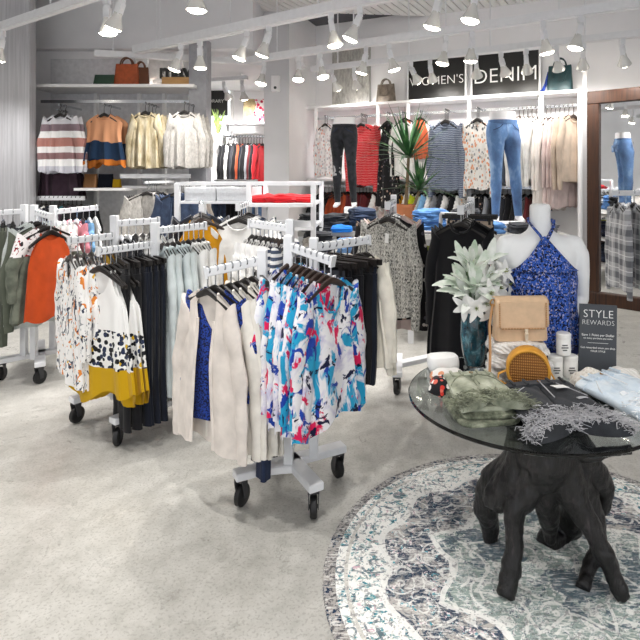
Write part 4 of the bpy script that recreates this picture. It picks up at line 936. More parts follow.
# ------------------------------------------------------------------ jeans mannequins
def jeans_legs(base, rz, hgt, mat, label, stance, tagged=False):
    """waist-down dress form, origin between its feet"""
    o = thing('leg_mannequin', label, 'mannequin', base, rz); s = hgt / 1.0
    def leg(sg, ofs, r0, r1, grow=0., z_lo=0.0, z_hi=1.):
        m = MB(); R = []; n = 20
        prof = [(1.0, .128, .092), (.95, .142, .108), (.88, .150, .122), (.80, .088, .108), (.72, .077, .094), (.6, .061, .080), (.5, .056, .069), (.45, .053, .064), (.36, .054, .070), (.25, .045, .058), (.14, .04, .044), (.06, .036, .04)]
        for z, a, b_ in prof:
            if z > .84: cx = sg * .018
            else: cx = lerp(sg * .080, sg * .080 + ofs, 1 - z / .84)
            cy = -.02 * math.sin((1 - z) * PI) + (.012 if z > .85 else 0)
            R.append([((cx + a * math.cos(q)) * s * 1.0, (cy + b_ * math.sin(q) * (1.12 if (z > .8 and math.sin(q) > 0) else 1)) * s, z * s) for q in (2*PI*k/n for k in range(n))])
        R = R[::-1]; m.loft(R, caps=(True, True)); return m
    for sg, of in ((-1, stance[0]), (1, stance[1])): leg(sg, of, 0, 0).build('jeans_leg', mat, o, world=False)
    m = MB(); m.loft([[(.150 * math.cos(q) * s, (.112 * math.sin(q) + .012) * s, z * s) for q in (2*PI*k/28 for k in range(28))] for z in (.965, 1.005)], caps=(False, False)); m.build('waistband', mat, o, world=False)
    m = MB(); m.loft([[(r * .142 * math.cos(q) * s, (r * .105 * math.sin(q) + .012) * s, z * s) for q in (2*PI*k/28 for k in range(28))] for z, r in ((.97, 1), (1.06, .93), (1.09, .9))]); m.build('waist_form', white_paint, o, world=False)
    for sg, of in ((-1, stance[0]), (1, stance[1])):
        m = MB(); x = (sg * .078 + of) * s
        m.tube([(x, -.005 * s, .075 * s), (x, -.005 * s, .045 * s), (x + sg * .01, -.04 * s, .022 * s), (x + sg * .016, -.10 * s, .012)], [.034 * s, .036 * s, .028 * s, .014 * s], 12); m.build('foot', white_paint, o, world=False)
    for sg in (-1, 1):
        m = MB(); m.tube([(sg * (.05 + .085 * t) * s, -(.118 - .04 * t) * s, (.955 - .055 * t ** .6) * s) for t in (0, .25, .5, .75, 1)], .003, 5); m.build('pocket_seam', denim_navy, o, world=False)
        m = MB(); m.box((sg * .075 * s, .122 * s, .86 * s), (.085 * s, .02, .10 * s)); m.build('back_pocket', mat, o, world=False)
    if tagged: mob('price_ticket', TICKET, o, (.155, -.07, .93), (0, 0, .3))
    return o
q = at(503, 221, 5.35); q.z = 1.06
jb = printed('washed_denim', lambda t: t.mix(t.math('MULTIPLY', t.noise(420, 2), .3), t.ramp(t.noise(5, 4, .6, t.scaled((1.5, 1, .8))), [(.34, rgb('27497c')), (.56, rgb('4f7cb4')), (.70, rgb('9dbbdb'))]), rgb('b9cde4')))
jeans_legs(q, R_(10), .98, jb, 'white leg mannequin in blue skinny jeans on the right jeans table', (-.0, .085), True)
for i, (dx) in enumerate((0,)):
    b = MB(); b.box((q.x + .02, q.y, 1.02), (.32, .26, .08)); e = b.build('riser_block', white_paint, None, False); e.modifiers.new('b', 'BEVEL').width = .006; tag(e, 'low white riser under the blue jeans mannequin', 'riser')
q = at(344, 201, 5.78); q.z = 1.18
jk = printed('black_denim_worn', lambda t: t.mix(t.more(t.math('ADD', t.noise(11, 3, .6), t.math('MULTIPLY', t.math('ABSOLUTE', t.math('SUBTRACT', t.sep(2), .45)), -.6)), .60), t.ramp(t.noise(20, 3), [(.3, rgb('17181b')), (.7, rgb('2f3136'))]), rgb('a5a5a6')))
jeans_legs(q, R_(-14), .86, jk, 'white leg mannequin in black ripped skinny jeans on a riser', (.0, .05))
# ------------------------------------------------------------------ yucca
yb = wall_at(399, .75); yb = at(396, 215, 5.9); yb = Vector((at(404, 0, 5.95).x, 5.95, .98))
jtable('narrow white table holding the yucca pot behind the tweed rack', yb.x - .2, yb.x + .2, 5.75, 6.15, .98, [.4])
o = thing('potted_yucca', 'tall green yucca with two crowns in a terracotta pot', 'plant', yb)
m = MB(); m.lathe([(.085, 0), (.115, .19), (.125, .19), (.125, .22), (.112, .22), (.105, .18)], n=24); m.build('pot', plain('terracotta', 'b8744c', .8), o, world=False)
stem_m = plain('yucca_stem', '7b6a52', .9); leaf_m = printed('yucca_leaf', lambda t: t.ramp(t.noise(9, 3), [(.3, rgb('1d3a26')), (.6, rgb('3d6b3c')), (.75, rgb('6f9457'))]), .45)
rnd = random.Random(12)
for (cx_, cz, sp, n, ln) in ((.05, .74, 0, 38, .70), (.17, .38, 0, 30, .52)):
    m = MB(); m.tube([(cx_ * .3, 0, .15), (cx_ * .7, .01, cz * .6), (cx_, 0, cz)], [.022, .018, .015], 8); m.build('stem', stem_m, o, world=False)
    for i in range(n):
        a = i * 2.399 + rnd.uniform(-.3, .3); el = lerp(.15, 1.35, i / n); l = ln * rnd.uniform(.8, 1.1); m = MB(); R = []
        for j in range(8):
            t = j / 7; r_ = l * t; up = math.sin(el) * r_ - .35 * l * t * t * math.cos(el); out = math.cos(el) * r_
            w = .020 * math.sin(PI * min(1, t * .8 + .2)) * (1 - t ** 3) + .0008
            c = Vector((cx_ + math.cos(a) * out, math.sin(a) * out, cz - .02 + up)); sd = Vector((-math.sin(a), math.cos(a), 0))
            nrm = Vector((-math.cos(a) * math.sin(el), -math.sin(a) * math.sin(el), math.cos(el)))
            R.append([c - sd * w, c - nrm * w * .25, c + sd * w, c + nrm * .001])
        m.loft(R); m.build('leaf', leaf_m, o, world=False)
# ------------------------------------------------------------------ round rug
TC = Vector((.60, 2.106, 0)); ZG = .675; TR = .468
rg = NT('vintage_rug', .95, 0, .1)
def _rug(t):
    t.co(False); t.l; x, y = t.sep(0), t.sep(1)
    r = t.math('SQRT', t.math('ADD', t.math('MULTIPLY', x, x), t.math('MULTIPLY', y, y))); th = t.math('ARCTAN2', y, x)
    wob = t.math('ADD', t.math('MULTIPLY', t.math('COSINE', t.math('MULTIPLY', th, 12)), .022), t.math('MULTIPLY', t.math('SUBTRACT', t.noise(6, 3), .5), .06))
    wob8 = t.math('ADD', t.math('MULTIPLY', t.math('ABSOLUTE', t.math('COSINE', t.math('MULTIPLY', th, 4))), .10), t.math('MULTIPLY', t.math('SUBTRACT', t.noise(7, 3), .5), .05))
    rb = t.math('ADD', r, wob); rm = t.math('ADD', r, wob8)
    n1, n2, n3 = t.noise(16, 4, .65, None, 1.2), t.noise(24, 4, .65, t.scaled((1, 1.2, 1)), 1.6), t.noise(120, 2, .6)
    thr = t.noise(150, 2, .6, t.scaled((.18, 1, 1)))
    cream, grey, navy, teal, sage_, blush = rgb('f3f2ee'), rgb('a5a1a0'), rgb('20354f'), rgb('3494a4'), rgb('9db0a9'), rgb('d4b3bf')
    # border motifs on cream
    m1, m2, m3 = t.noise(30, 4, .7, None, .8), t.noise(38, 4, .7, t.scaled((1, 1.2, 1)), 1.), t.noise(62, 3, .7)
    vb = t.vor(9, 'F1'); ring = t.math('ABSOLUTE', t.math('SUBTRACT', t.math('FRACT', t.math('MULTIPLY', vb, 3.2)), .5))
    bor = t.mix(t.more(m1, .55), cream, t.ramp(m2, [(.35, navy), (.46, teal), (.54, sage_), (.64, grey)]))
    bor = t.mix(t.math('MULTIPLY', t.math('MULTIPLY', t.less(ring, .12), t.more(n1, .47)), .8), bor, rgb('4c6470'))
    bor = t.mix(t.more(n2, .64), bor, blush)
    fld = t.ramp(t.noise(5, 6, .75, None, .8), [(.32, grey), (.44, rgb('bcb7b2')), (.49, rgb('54606e')), (.53, navy), (.58, grey), (.68, cream)])
    fld = t.mix(t.more(m1, .58), fld, t.ramp(m2, [(.4, teal), (.5, cream), (.62, blush), (.7, navy)]))
    fld = t.mix(t.math('MULTIPLY', t.math('MULTIPLY', t.less(ring, .10), t.more(n1, .45)), .7), fld, cream)
    med = t.mix(t.more(m1, .50), rgb('9aa8a2'), t.ramp(m2, [(.36, rgb('2f4a5e')), (.45, cream), (.54, rgb('6b8b8b')), (.62, cream), (.7, navy)]))
    med = t.mix(t.math('MULTIPLY', t.math('MULTIPLY', t.less(ring, .14), t.more(n2, .44)), .8), med, cream)
    med = t.mix(t.math('MULTIPLY', t.more(t.noise(4.5, 5, .7), .54), .75), med, rgb('41586a'))
    edge = t.mix(t.more(t.noise(70, 3, .7), .53), rgb('a9a5a1'), t.mix(t.more(t.noise(5, 2), .52), rgb('5f5d60'), navy))
    c = t.mix(t.more(rb, .64), fld, bor); c = t.mix(t.math('MULTIPLY', t.less(t.math('ABSOLUTE', t.math('SUBTRACT', rb, .635)), .012), .9), c, cream)
    c = t.mix(t.less(rm, .47), c, med); c = t.mix(t.math('MULTIPLY', t.less(t.math('ABSOLUTE', t.math('SUBTRACT', rm, .47)), .014), .85), c, cream)
    c = t.mix(t.math('MULTIPLY', t.less(t.math('ABSOLUTE', t.math('SUBTRACT', rm, .33)), .009), .75), c, cream)
    c = t.mix(t.less(t.math('ABSOLUTE', t.math('SUBTRACT', r, .775)), .007), c, rgb('cfccc6'))
    c = t.mix(t.more(r, .815), c, edge)
    c = t.mix(t.math('MULTIPLY', t.more(thr, .57), .6), c, cream)             # worn pile showing the pale ground
    c = t.mix(t.math('MULTIPLY', t.more(m3, .58), .55), c, rgb('6c6c70'))
    t.col(c); t.bump(n3, .5, .004)
_rug(rg)
RUG = Vector((.669, 2.109, 0)); m = MB(); m.lathe([(.858, 0), (.862, .004), (.858, .009), (.84, .010), (.0005, .010)], (0, 0, 0), 128)
o = m.build('round_rug', rg.m, None, True, world=False); o.location = RUG; tag(o, 'round distressed grey, cream and teal rug under the glass table', 'rug')
ZF = .010
# ------------------------------------------------------------------ glass table on a driftwood root
tb = thing('root_table', 'round glass table on a black driftwood root standing on the round rug', 'table', (TC.x, TC.y, ZF))
gm = NT('table_glass', .02); gm.col((.58, .63, .63)); gm.b.inputs['Transmission Weight'].default_value = 1.; gm.b.inputs['IOR'].default_value = 1.48
m = MB(); m.lathe([(.0005, ZG - .014), (TR - .004, ZG - .014), (TR, ZG - .010), (TR, ZG - .004), (TR - .004, ZG), (.0005, ZG)], TC, 128); m.build('glass_top', gm.m, tb)
rw = NT('black_root', .34, 0, .5); rw.co(False)
rw.col(rw.ramp(rw.noise(30, 5, .65, rw.scaled((1, 1, .22)), .8), [(.3, rgb('050505')), (.58, rgb('120f10')), (.74, rgb('453d40'))])); rw.bump(rw.noise(40, 5, .7, rw.scaled((1, 1, .2)), 1.), .6, .012)
rt = MB()
def fp(x, y, z, Y=None): 
    if Y: return at(x, y, Y)
    Y = F * (H - z) / (y - HY); return Vector(((x - CX) / F * Y, Y, z))
def limb(pts, rs, n=12):
    P, Rr = [], []
    for i in range(len(pts) - 1):
        for k in range(6):
            t = k / 6; a = Vector(pts[max(i-1, 0)]); b_ = Vector(pts[i]); c = Vector(pts[i+1]); d = Vector(pts[min(i+2, len(pts)-1)])
            q = .5 * ((2*b_) + (c-a)*t + (2*a-5*b_+4*c-d)*t*t + (3*b_-a-3*c+d)*t**3); P.append(q); Rr.append(lerp(rs[i], rs[i+1], t))
    P.append(Vector(pts[-1])); Rr.append(rs[-1]); rt.tube(P, Rr, n)
ct = Vector((.62, 2.05, 0))
limb([fp(506, 597, .012), fp(512, 566, 0, 1.985) + Vector((0, 0, 0)), fp(515, 540, 0, 2.0), fp(514, 508, 0, 2.01), fp(528, 486, 0, 2.03), (ct.x - .03, 2.05, .56)], [.030, .034, .031, .040, .06, .09])
limb([fp(623, 600, .012), fp(611, 570, 0, 1.965), fp(597, 540, 0, 1.98), fp(584, 515, 0, 2.0), fp(568, 485, 0, 2.03), (ct.x + .03, 2.06, .58)], [.028, .034, .038, .044, .065, .09])
limb([fp(582, 589, .012), fp(590, 568, 0, 2.05), fp(598, 545, 0, 2.08), fp(588, 505, 0, 2.12), (ct.x + .05, 2.1, .52)], [.026, .03, .036, .05, .08])
limb([fp(490, 541, .012), fp(490, 525, 0, 2.25), fp(487, 508, 0, 2.22), fp(496, 480, 0, 2.18), fp(520, 462, 0, 2.12), (ct.x - .02, 2.08, .61)], [.034, .038, .052, .060, .07, .09])
limb([fp(494, 505, 0, 2.1), fp(504, 488, 0, 2.08), fp(522, 470, 0, 2.06), (ct.x - .01, 2.06, .60)], [.048, .056, .07, .09])
limb([fp(549, 541, 0, 2.16), fp(550, 525, 0, 2.14), fp(546, 498, 0, 2.08), (ct.x, 2.06, .58)], [.026, .034, .05, .09])
limb([fp(545, 545, .012), fp(562, 530, 0, 2.3), fp(578, 505, 0, 2.25), fp(575, 475, 0, 2.18), (ct.x + .03, 2.1, .60)], [.045, .06, .065, .07, .09])
limb([fp(600, 510, 0, 2.2), fp(602, 488, 0, 2.2), fp(590, 468, 0, 2.16), (ct.x + .06, 2.08, .60)], [.035, .05, .055, .07])
limb([fp(632, 451, 0, 1.97), fp(610, 453, 0, 1.98), fp(585, 456, 0, 2.0), (ct.x, 2.05, .60)], [.014, .018, .024, .05])
rt.lathe([(.07, .36), (.11, .46), (.105, .53), (.15, .60), (.24, .645), (.25, .659), (.12, .661)], (ct.x, 2.04, 0), 20)
ro = rt.build('root_base', rw.m, tb); md = ro.modifiers.new('merge', 'REMESH'); md.mode = 'VOXEL'; md.voxel_size = .009; md.use_smooth_shade = True
tx = bpy.data.textures.new('bark', 'CLOUDS'); tx.noise_scale = .07; md = ro.modifiers.new('gnarl', 'DISPLACE'); md.texture = tx; md.strength = .022; md.mid_level = .5; md.texture_coords = 'LOCAL'
tx2 = bpy.data.textures.new('bark_fine', 'CLOUDS'); tx2.noise_scale = .022; md = ro.modifiers.new('grain', 'DISPLACE'); md.texture = tx2; md.strength = .008; md.mid_level = .5; md.texture_coords = 'LOCAL'

# ------------------------------------------------------------------ things on the glass
def tp(px, Y, z=ZG): return atz(px, Y, z + .001)
# vase and flowers
va = thing('glass_vase', 'tall mottled blue-green glass vase on the left of the glass table', 'vase', tp(474, 2.42))
vm = NT('mottled_glass', .12, 0, .6); vm.co(False); vm.col(vm.ramp(vm.noise(34, 5, .7, vm.scaled((1, 1, .6)), 1.), [(.32, rgb('0c222b')), (.5, rgb('1d4855')), (.62, rgb('3d7785')), (.76, rgb('9cc0c4'))])); vm.b.inputs['Coat Weight'].default_value = .6
m = MB(); m.lathe([(.034, 0), (.040, .004), (.052, .06), (.060, .13), (.057, .2), (.044, .265), (.040, .275), (.036, .27), (.05, .2), (.05, .1), (.001, .02)], n=32); m.build('body', vm.m, va, world=False)
m = MB(); m.lathe([(.04, .272), (.043, .279), (.037, .279), (.036, .272)], n=32); m.build('rim', vm.m, va, world=False)
fl_ = thing('flower_bouquet', 'bouquet of white lilies and pale grey-green leaves in the vase', 'flowers', tp(474, 2.42, ZG + .25))
lm = printed('lamb_ear', lambda t: t.ramp(t.noise(14, 3), [(.3, rgb('b3c7ae')), (.48, rgb('dde5d9')), (.65, rgb('f3f5f0'))]), .9); pm = cloth('lily_petal', 'ebebe8', .04); stg = plain('stem_green', '5f7a58'); an = plain('anther', '8a9a4a')
rnd = random.Random(3)
def blade(m, p, d, l, w, n_up, curl=.25, N=8):
    d = d.normalized(); s_ = d.cross(n_up).normalized(); u = s_.cross(d); R = []
    for j in range(N):
        t = j / (N - 1); c = p + d * (l * t) - u * (curl * l * t * t); ww = w * math.sin(PI * min(.97, t * .93 + .05)) ** .7
        R.append([c - s_ * ww + u * ww * .35, c - u * .002, c + s_ * ww + u * ww * .35, c + u * .003])
    m.loft(R)
B0 = Vector((0, 0, 0))
for i in range(72):
    a = i * 2.4 + .4; el = lerp(.1, 1.45, (i % 9) / 9) ; d = Vector((math.cos(a) * math.cos(el) * 1.0, math.sin(a) * math.cos(el) * .8 - .12, math.sin(el))).normalized()
    root = Vector((-.012, -.01, .05)) + Vector((math.cos(a) * rnd.uniform(.01, .075), math.sin(a) * rnd.uniform(.01, .06), rnd.uniform(-.02, .16) if el > .6 else rnd.uniform(-.03, .07)))
    m = MB(); blade(m, root, d, rnd.uniform(.075, .12), rnd.uniform(.014, .022), Vector((0, -.5, 1)) if el < 1.1 else Vector((.2, -1, .1)), rnd.uniform(-.1, .4)); m.build('leaf', lm, fl_, world=False)
m = MB()
for k in range(5): m.tube([(0, 0, -.05), (math.cos(k * 1.3) * .02, math.sin(k * 1.3) * .02, .05), (math.cos(k * 1.3) * .05, math.sin(k * 1.3) * .04, .16)], .003, 5)
m.build('stems', stg, fl_, world=False)
for (x, y, z) in ((.07, -.07, .05), (.055, -.08, .0), (.10, -.03, .09), (.13, -.02, .03), (.03, -.09, .035), (.11, -.06, -.005), (.06, .0, .14), (-.05, -.07, .02), (.12, -.03, .16), (.15, 0, .10), (.09, .02, .20), (.05, -.09, .08), (-.01, -.1, .02)):
    c = Vector((x, y, z)); fd = Vector((x * .8, -.1 + y, z * .4 + .02)).normalized(); m = MB(); m.tube([B0, c * .5 + Vector((0, 0, .02)), c], .0035, 5); m.build('stem', stg, fl_, world=False)
    a1 = fd.cross(Vector((0, 0, 1))).normalized(); a2 = a1.cross(fd); m = MB()
    for k in range(6):
        q = 2 * PI * k / 6 + x * 9; pd = (a1 * math.cos(q) + a2 * math.sin(q)) * .85 + fd * .6; blade(m, c, pd, .058 if k % 2 else .05, .014, fd, .5)
    f_ = m.build('lily', pm, fl_, world=False)
    m = MB()
    for k in range(5): q = 2 * PI * k / 5; m.tube([c, c + fd * .03 + (a1 * math.cos(q) + a2 * math.sin(q)) * .008], .0016, 4)
    m.build('stamens', an, f_, world=False)
# mannequin torso with halter
TX, TY = (540 - CX) / F * 2.47, 2.47
to = thing('torso_mannequin', 'white headless torso mannequin in a blue halter top on the glass table', 'mannequin', (TX, TY, ZG + .001), -.04)
m = MB(); z0 = ZG
def tz(z): return z - ZG
prof = [(.690, .120, .085), (.78, .150, .10), (.86, .138, .095), (.93, .122, .088), (1.0, .130, .098), (1.06, .146, .112), (1.12, .155, .10), (1.17, .165, .086), (1.205, .160, .074), (1.228, .120, .062), (1.245, .075, .055), (1.265, .052, .050), (1.30, .046, .047), (1.36, .046, .047), (1.378, .046, .047)]
m.loft([[(a * math.copysign(abs(math.cos(q)) ** .9, math.cos(q)), b_ * math.sin(q), tz(z)) for q in (2*PI*k/32 for k in range(32))] for z, a, b_ in prof])
for s in (-1, 1):
    m.tube([(s * .10, 0, tz(1.205)), (s * .150, .0, tz(1.195)), (s * .172, .004, tz(1.15)), (s * .182, .012, tz(1.07)), (s * .190, .03, tz(.985)), (s * .192, .035, tz(.945)), (s * .165, -.0, tz(.91)), (s * .13, -.035, tz(.885))], [.040, .048, .046, .041, .036, .036, .031, .024], 16)
    m.ball((s * .062, -.068, tz(1.06)), .05, 10)
f_ = m.build('body', plain('mannequin_white', 'f4f5f6', .35, 0, .01), to, world=False); md = f_.modifiers.new('merge', 'REMESH'); md.mode = 'VOXEL'; md.voxel_size = .008; md.use_smooth_shade = True; md = f_.modifiers.new('soft', 'SMOOTH'); md.factor = .6; md.iterations = 8
m = MB(); m.lathe([(.11, .001), (.11, .008), (.02, .012), (.02, .03)], n=28); m.build('stand', white_paint, to, world=False)
# halter: full skirt of cloth below the armpits, a front panel gathered to a twist, two neck straps
R = []; n = 72
hp = [(1.085, .152, .118), (1.04, .158, .135), (.98, .154, .125), (.92, .156, .118), (.86, .168, .122), (.80, .178, .128), (.765, .180, .13)]
for j, (z, a, b_) in enumerate(hp):
    ring = []
    for k in range(n):
        q = 2 * PI * k / n; fo = .004 * j * .5 * math.sin(11 * q + .6) + .003 * math.sin(17 * q); front = max(0, -math.sin(q))
        zz = tz(z) + (.0 if j else .01 * front)
        ring.append(((a + fo) * math.cos(q), (b_ + fo) * math.sin(q) - .01 * front, zz))
    R.append(ring)
ht = MB(); ht.loft(R, caps=(False, False))
PR = []
for j in range(9):
    t = j / 8; z = lerp(1.09, 1.232, t); w = lerp(.148, .012, t ** .8); row = []
    for k in range(25):
        u = k / 24 * 2 - 1; x = u * w; dep = lerp(.122, .066, t ** 1.2); y = -math.sqrt(max(.0, 1 - (x / .17) ** 2)) * dep - .010 - .003 * math.sin(u * 16) * (1 - abs(u)) * (.4 + t)
        row.append((x, y - (.012 * math.exp(-((abs(x) - .06) / .04) ** 2) * (1 - t)), tz(z)))
    PR.append(row)
ht.loft(PR, close=False); hb = ht.build('halter_top', m_halter, to, world=False); sd = hb.modifiers.new('thick', 'SOLIDIFY'); sd.thickness = .003
for s in (-1, 1):
    m = MB(); m.tube([(s * .004, -.082, tz(1.215)), (s * .02, -.077, tz(1.245)), (s * .043, -.055, tz(1.275)), (s * .056, -.015, tz(1.30)), (s * .045, .035, tz(1.305)), (0, .056, tz(1.305))], [.012, .012, .011, .010, .010, .010], 8, flat=.5); m.build('neck_strap', m_halter, to, world=False)
m = MB(); m.ball((0, -.084, tz(1.222)), .017, 8, (1, .7, 1.1)); m.build('twist_knot', m_halter, to, world=False)
m = MB(); m.loft([[((a + .004 * math.sin(11 * q)) * math.cos(q), (b_ + .004 * math.sin(11 * q)) * math.sin(q), tz(z)) for q in (2*PI*k/72 for k in range(72))] for z, a, b_ in ((.775, .176, .126), (.75, .172, .122), (.715, .160, .112))], caps=(False, False)); m.build('hem_band', C['navy'] if False else cloth('halter_hem', '1d2f7a'), to, world=False)
# white chunky knits under the tan bag
kn_m = NT('chunky_knit', .95); kn_m.co(); w_ = kn_m.n('ShaderNodeTexWave', bands_direction='DIAGONAL'); kn_m.l(kn_m.raw, w_.inputs[0]); w_.inputs['Scale'].default_value = 26; w_.inputs['Distortion'].default_value = 5; w_.inputs['Detail'].default_value = 2
kn_m.col(kn_m.ramp(w_.outputs[1], [(.0, rgb('e6e2dc')), (.4, rgb('f3f0ec'))])); kn_m.bump(w_.outputs[1], .6, .008)
kb = tp(517, 2.29)
for i in range(3):
    b = slab((kb.x, kb.y, kb.z + i * .048), (.245 - .008 * i, .185, .05), .05 * (i - 1), seed=i + 40, layers=1, amp=.007, n=44)
    tag(b.build('folded_sweater', kn_m.m), f'white chunky knit sweater, {("bottom", "middle", "top")[i]} of the stack under the tan bag', 'sweater', 'white knits under the tan bag')
# tan flap bag
tan = plain('tan_leather', 'dcbb98', .5, 0, .05, 30, bump=.08); tan2 = plain('tan_edge', 'b98a5c', .55)
bg = thing('shoulder_bag', 'tan leather flap bag with stitched edges on the white knits', 'handbag', (kb.x + .005, kb.y - .02, kb.z + .157), .05)
W2, Hb, Db = .215, .165, .07
m = MB(); R = []
for v in (0, .03, .5, .97, 1.): 
    e = .96 if v in (0, 1.) else 1
    R.append([(math.copysign(abs(math.cos(q)) ** .25, math.cos(q)) * W2 / 2 * e * lerp(1.02, .95, v), math.copysign(abs(math.sin(q)) ** .35, math.sin(q)) * Db / 2 * lerp(1.1, .75, v) * e, v * Hb) for q in (2*PI*k/36 for k in range(36))])
m.loft(R); m.build('body', tan, bg, world=False)
m = MB(); R = []
for t in [i / 14 for i in range(15)]:
    if t < .25: y, z = lerp(Db * .36, -Db * .40, t / .25), Hb + .008 * math.sin(t / .25 * PI) + .004
    else: u = (t - .25) / .75; y, z = -Db * .40 - .012 - .008 * u, lerp(Hb, Hb * .30, u)
    hw = W2 / 2 * 1.0 - (.022 * max(0, (t - .86) / .14) ** 2)
    R.append([(x, y, z) for x in [lerp(-hw, hw, k / 12) for k in range(13)]])
m.loft(R, close=False); fp_ = m.build('flap', tan, bg, world=False); sd = fp_.modifiers.new('thick', 'SOLIDIFY'); sd.thickness = .004; sd.offset = 1
m = MB(); hw = W2 / 2 * 1.0 - .012
def stitch(p, q, n):
    for i in range(n):
        a = Vector(p).lerp(Vector(q), (i + .15) / n); b_ = Vector(p).lerp(Vector(q), (i + .85) / n); m.tube([a, b_], .0028, 5)
yf = -Db * .40 - .0215
stitch((-hw, yf + .004, Hb * .95), (-hw, yf - .002, Hb * .36), 11); stitch((hw, yf + .004, Hb * .95), (hw, yf - .002, Hb * .36), 11); stitch((-hw + .006, yf - .003, Hb * .335), (hw - .006, yf - .003, Hb * .335), 15)
m.build('stitching', tan2, fp_, world=False)
m = MB(); m.tube([(.012, yf - .002, Hb * .33), (.012, yf - .004, Hb * .12), (.016, yf + .002, -.015)], [.007, .007, .004], 8, flat=.5); m.ball((.012, yf - .004, Hb * .22), .008, 6); m.build('tassel_pull', plain('pale_leather', 'ead9c0'), bg, world=False)
for s in (-1, 1): m = MB(); m.tube([(s * (W2 / 2 + .004) + math.cos(q) * .010, 0, Hb * .9 + math.sin(q) * .014) for q in (2*PI*k/12 for k in range(13))], .003, 6); m.build('strap_ring', plain('brass', 'b98d4a', .3, 1.), bg, world=False)
m = MB(); m.tube([(-W2 / 2 - .004, 0, Hb * .88), (-W2 / 2 - .022, -.02, Hb * .4), (-W2 / 2 - .03, -.06, -.03), (-W2 / 2 - .04, -.09, -.10), (-W2 / 2 - .07, -.10, -.148), (-W2 / 2 - .12, -.06, -.152)], .006, 8, flat=.5); m.build('strap', tan2, bg, world=False)
# round wicker bag
och = plain('ochre_leather', 'd89a35', .5, 0, .08); wk = NT('wicker', .7); wk.co(False); ww = wk.n('ShaderNodeTexWave', bands_direction='X'); wk.l(wk.raw, ww.inputs[0]); ww.inputs['Scale'].default_value = 42; w3 = wk.n('ShaderNodeTexWave', bands_direction='Z'); wk.l(wk.raw, w3.inputs[0]); w3.inputs['Scale'].default_value = 30
wv = wk.math('MULTIPLY', ww.outputs[1], w3.outputs[1]); wk.col(wk.ramp(wv, [(0, rgb('86531f')), (.5, rgb('c58a45'))])); wk.bump(wv, .8, .006)
rb = thing('round_bag', 'round ochre wicker bag standing before the white knits', 'handbag', tp(528, 2.13) + Vector((0, 0, 0)), -.22)
rr_ = .083; MX = Matrix.Rotation(PI / 2, 3, 'X')
m = MB(); m.lathe([(rr_ - .004, -.032), (rr_, -.026), (rr_, .026), (rr_ - .004, .032)], (0, 0, rr_), 48, MX, (False, False)); m.build('side_band', och, rb, world=False)
for s in (-1, 1): m = MB(); m.lathe([(.0005, s * .034), (rr_ - .016, s * .033), (rr_ - .004, s * .031)] if s > 0 else [(rr_ - .004, s * .031), (rr_ - .016, s * .033), (.0005, s * .034)], (0, 0, rr_), 48, MX, (False, False)); m.build('wicker_face', wk.m, rb, world=False)
m = MB(); m.tube([(math.cos(q) * (rr_ - .006), -.032, rr_ + math.sin(q) * (rr_ - .006)) for q in (2*PI*k/48 for k in range(49))], .006, 8); m.build('rim', och, rb, world=False)
m = MB(); m.tube([(-rr_ + .004, -.01, rr_ * .9), (-rr_ - .028, -.02, rr_ * .75), (-rr_ - .03, -.03, rr_ * .5), (-rr_ + .0, -.042, rr_ * .38), (-rr_ + .035, -.05, rr_ * .1), (-rr_ + .05, -.05, .006)], .007, 8, flat=.5); m.build('strap', och, rb, world=False); m = MB(); m.tube([(rr_ - .008, -.01, rr_ * 1.1), (rr_ + .012, -.025, rr_ * .7), (rr_ + .016, -.035, rr_ * .35)], .005, 8, flat=.5); m.build('strap', och, rb, world=False)
# jars
jm = plain('jar_white', 'f3f2ee', .3, 0, .01); ink = plain('ink_grey', '5a5a5c', .7)
for i, (px, z, lb) in enumerate(((555.5, 0, 'white lidded jar, left of the two standing on the table'), (570.5, 0, 'white lidded jar, right of the two standing on the table'), (563.5, .092, 'white lidded jar on top of the other two jars'))):
    j_ = thing('lidded_jar', lb, 'jar', tp(px, 2.27, ZG + z), 0, None); r_ = .029
    m = MB(); m.lathe([(r_ - .004, 0), (r_, .004), (r_, .066), (r_ - .003, .070)], n=28); m.build('body', jm, j_, world=False)
    m = MB(); m.lathe([(r_ + .001, .070), (r_ + .001, .086), (r_ - .003, .090), (.0005, .0905)], n=28); m.build('lid', jm, j_, world=False)
    lb_ = MB()
    for q, (w, zz) in enumerate(((.022, .046), (.028, .036), (.018, .026))): lb_.box((-.004, -r_ - .0003, zz), (w, .0012, .0045))
    lb_.build('printed_lines', ink, j_, False, world=False)
# STYLE REWARDS sign
slate = plain('sign_slate', '45494f', .6, 0, .03)
sg_ = thing('table_sign', 'slate grey table sign reading STYLE REWARDS behind the white lace cloth', 'sign', tp(597, 2.30), 0)
sm = Matrix.Rotation(-.09, 3, 'X') @ Matrix.Rotation(.06, 3, 'Y'); rotv = (-.09, .05, -.03)
m = MB(); m.box((0, 0, .143), (.155, .008, .286)); q = m.build('panel', slate, sg_, False, world=False); q.rotation_euler = rotv
m = MB(); m.box((0, .04, .004), (.15, .09, .008)); m.build('foot', slate, sg_, False, world=False)
for txt, sz, z, th in (('STYLE', .046, .246, -.0006), ('REWARDS', .0285, .211, -.0007), ('Earn 1 Point per Dollar', .0135, .160, 0), ('on every purchase you make', .0098, .147, 0), ('Get rewarded when you shop', .0112, .108, 0), ('YOUR STYLE', .0105, .094, 0)):
    t = mob('lettering', text_mesh(txt, sz, tag_white, th, .0006, 1.05), q, (0, -.0046, z), (PI / 2, 0, 0))
m = MB(); m.box((0, -.0046, .128), (.085, .001, .0012)); m.build('rule_line', tag_white, q, False, world=False)
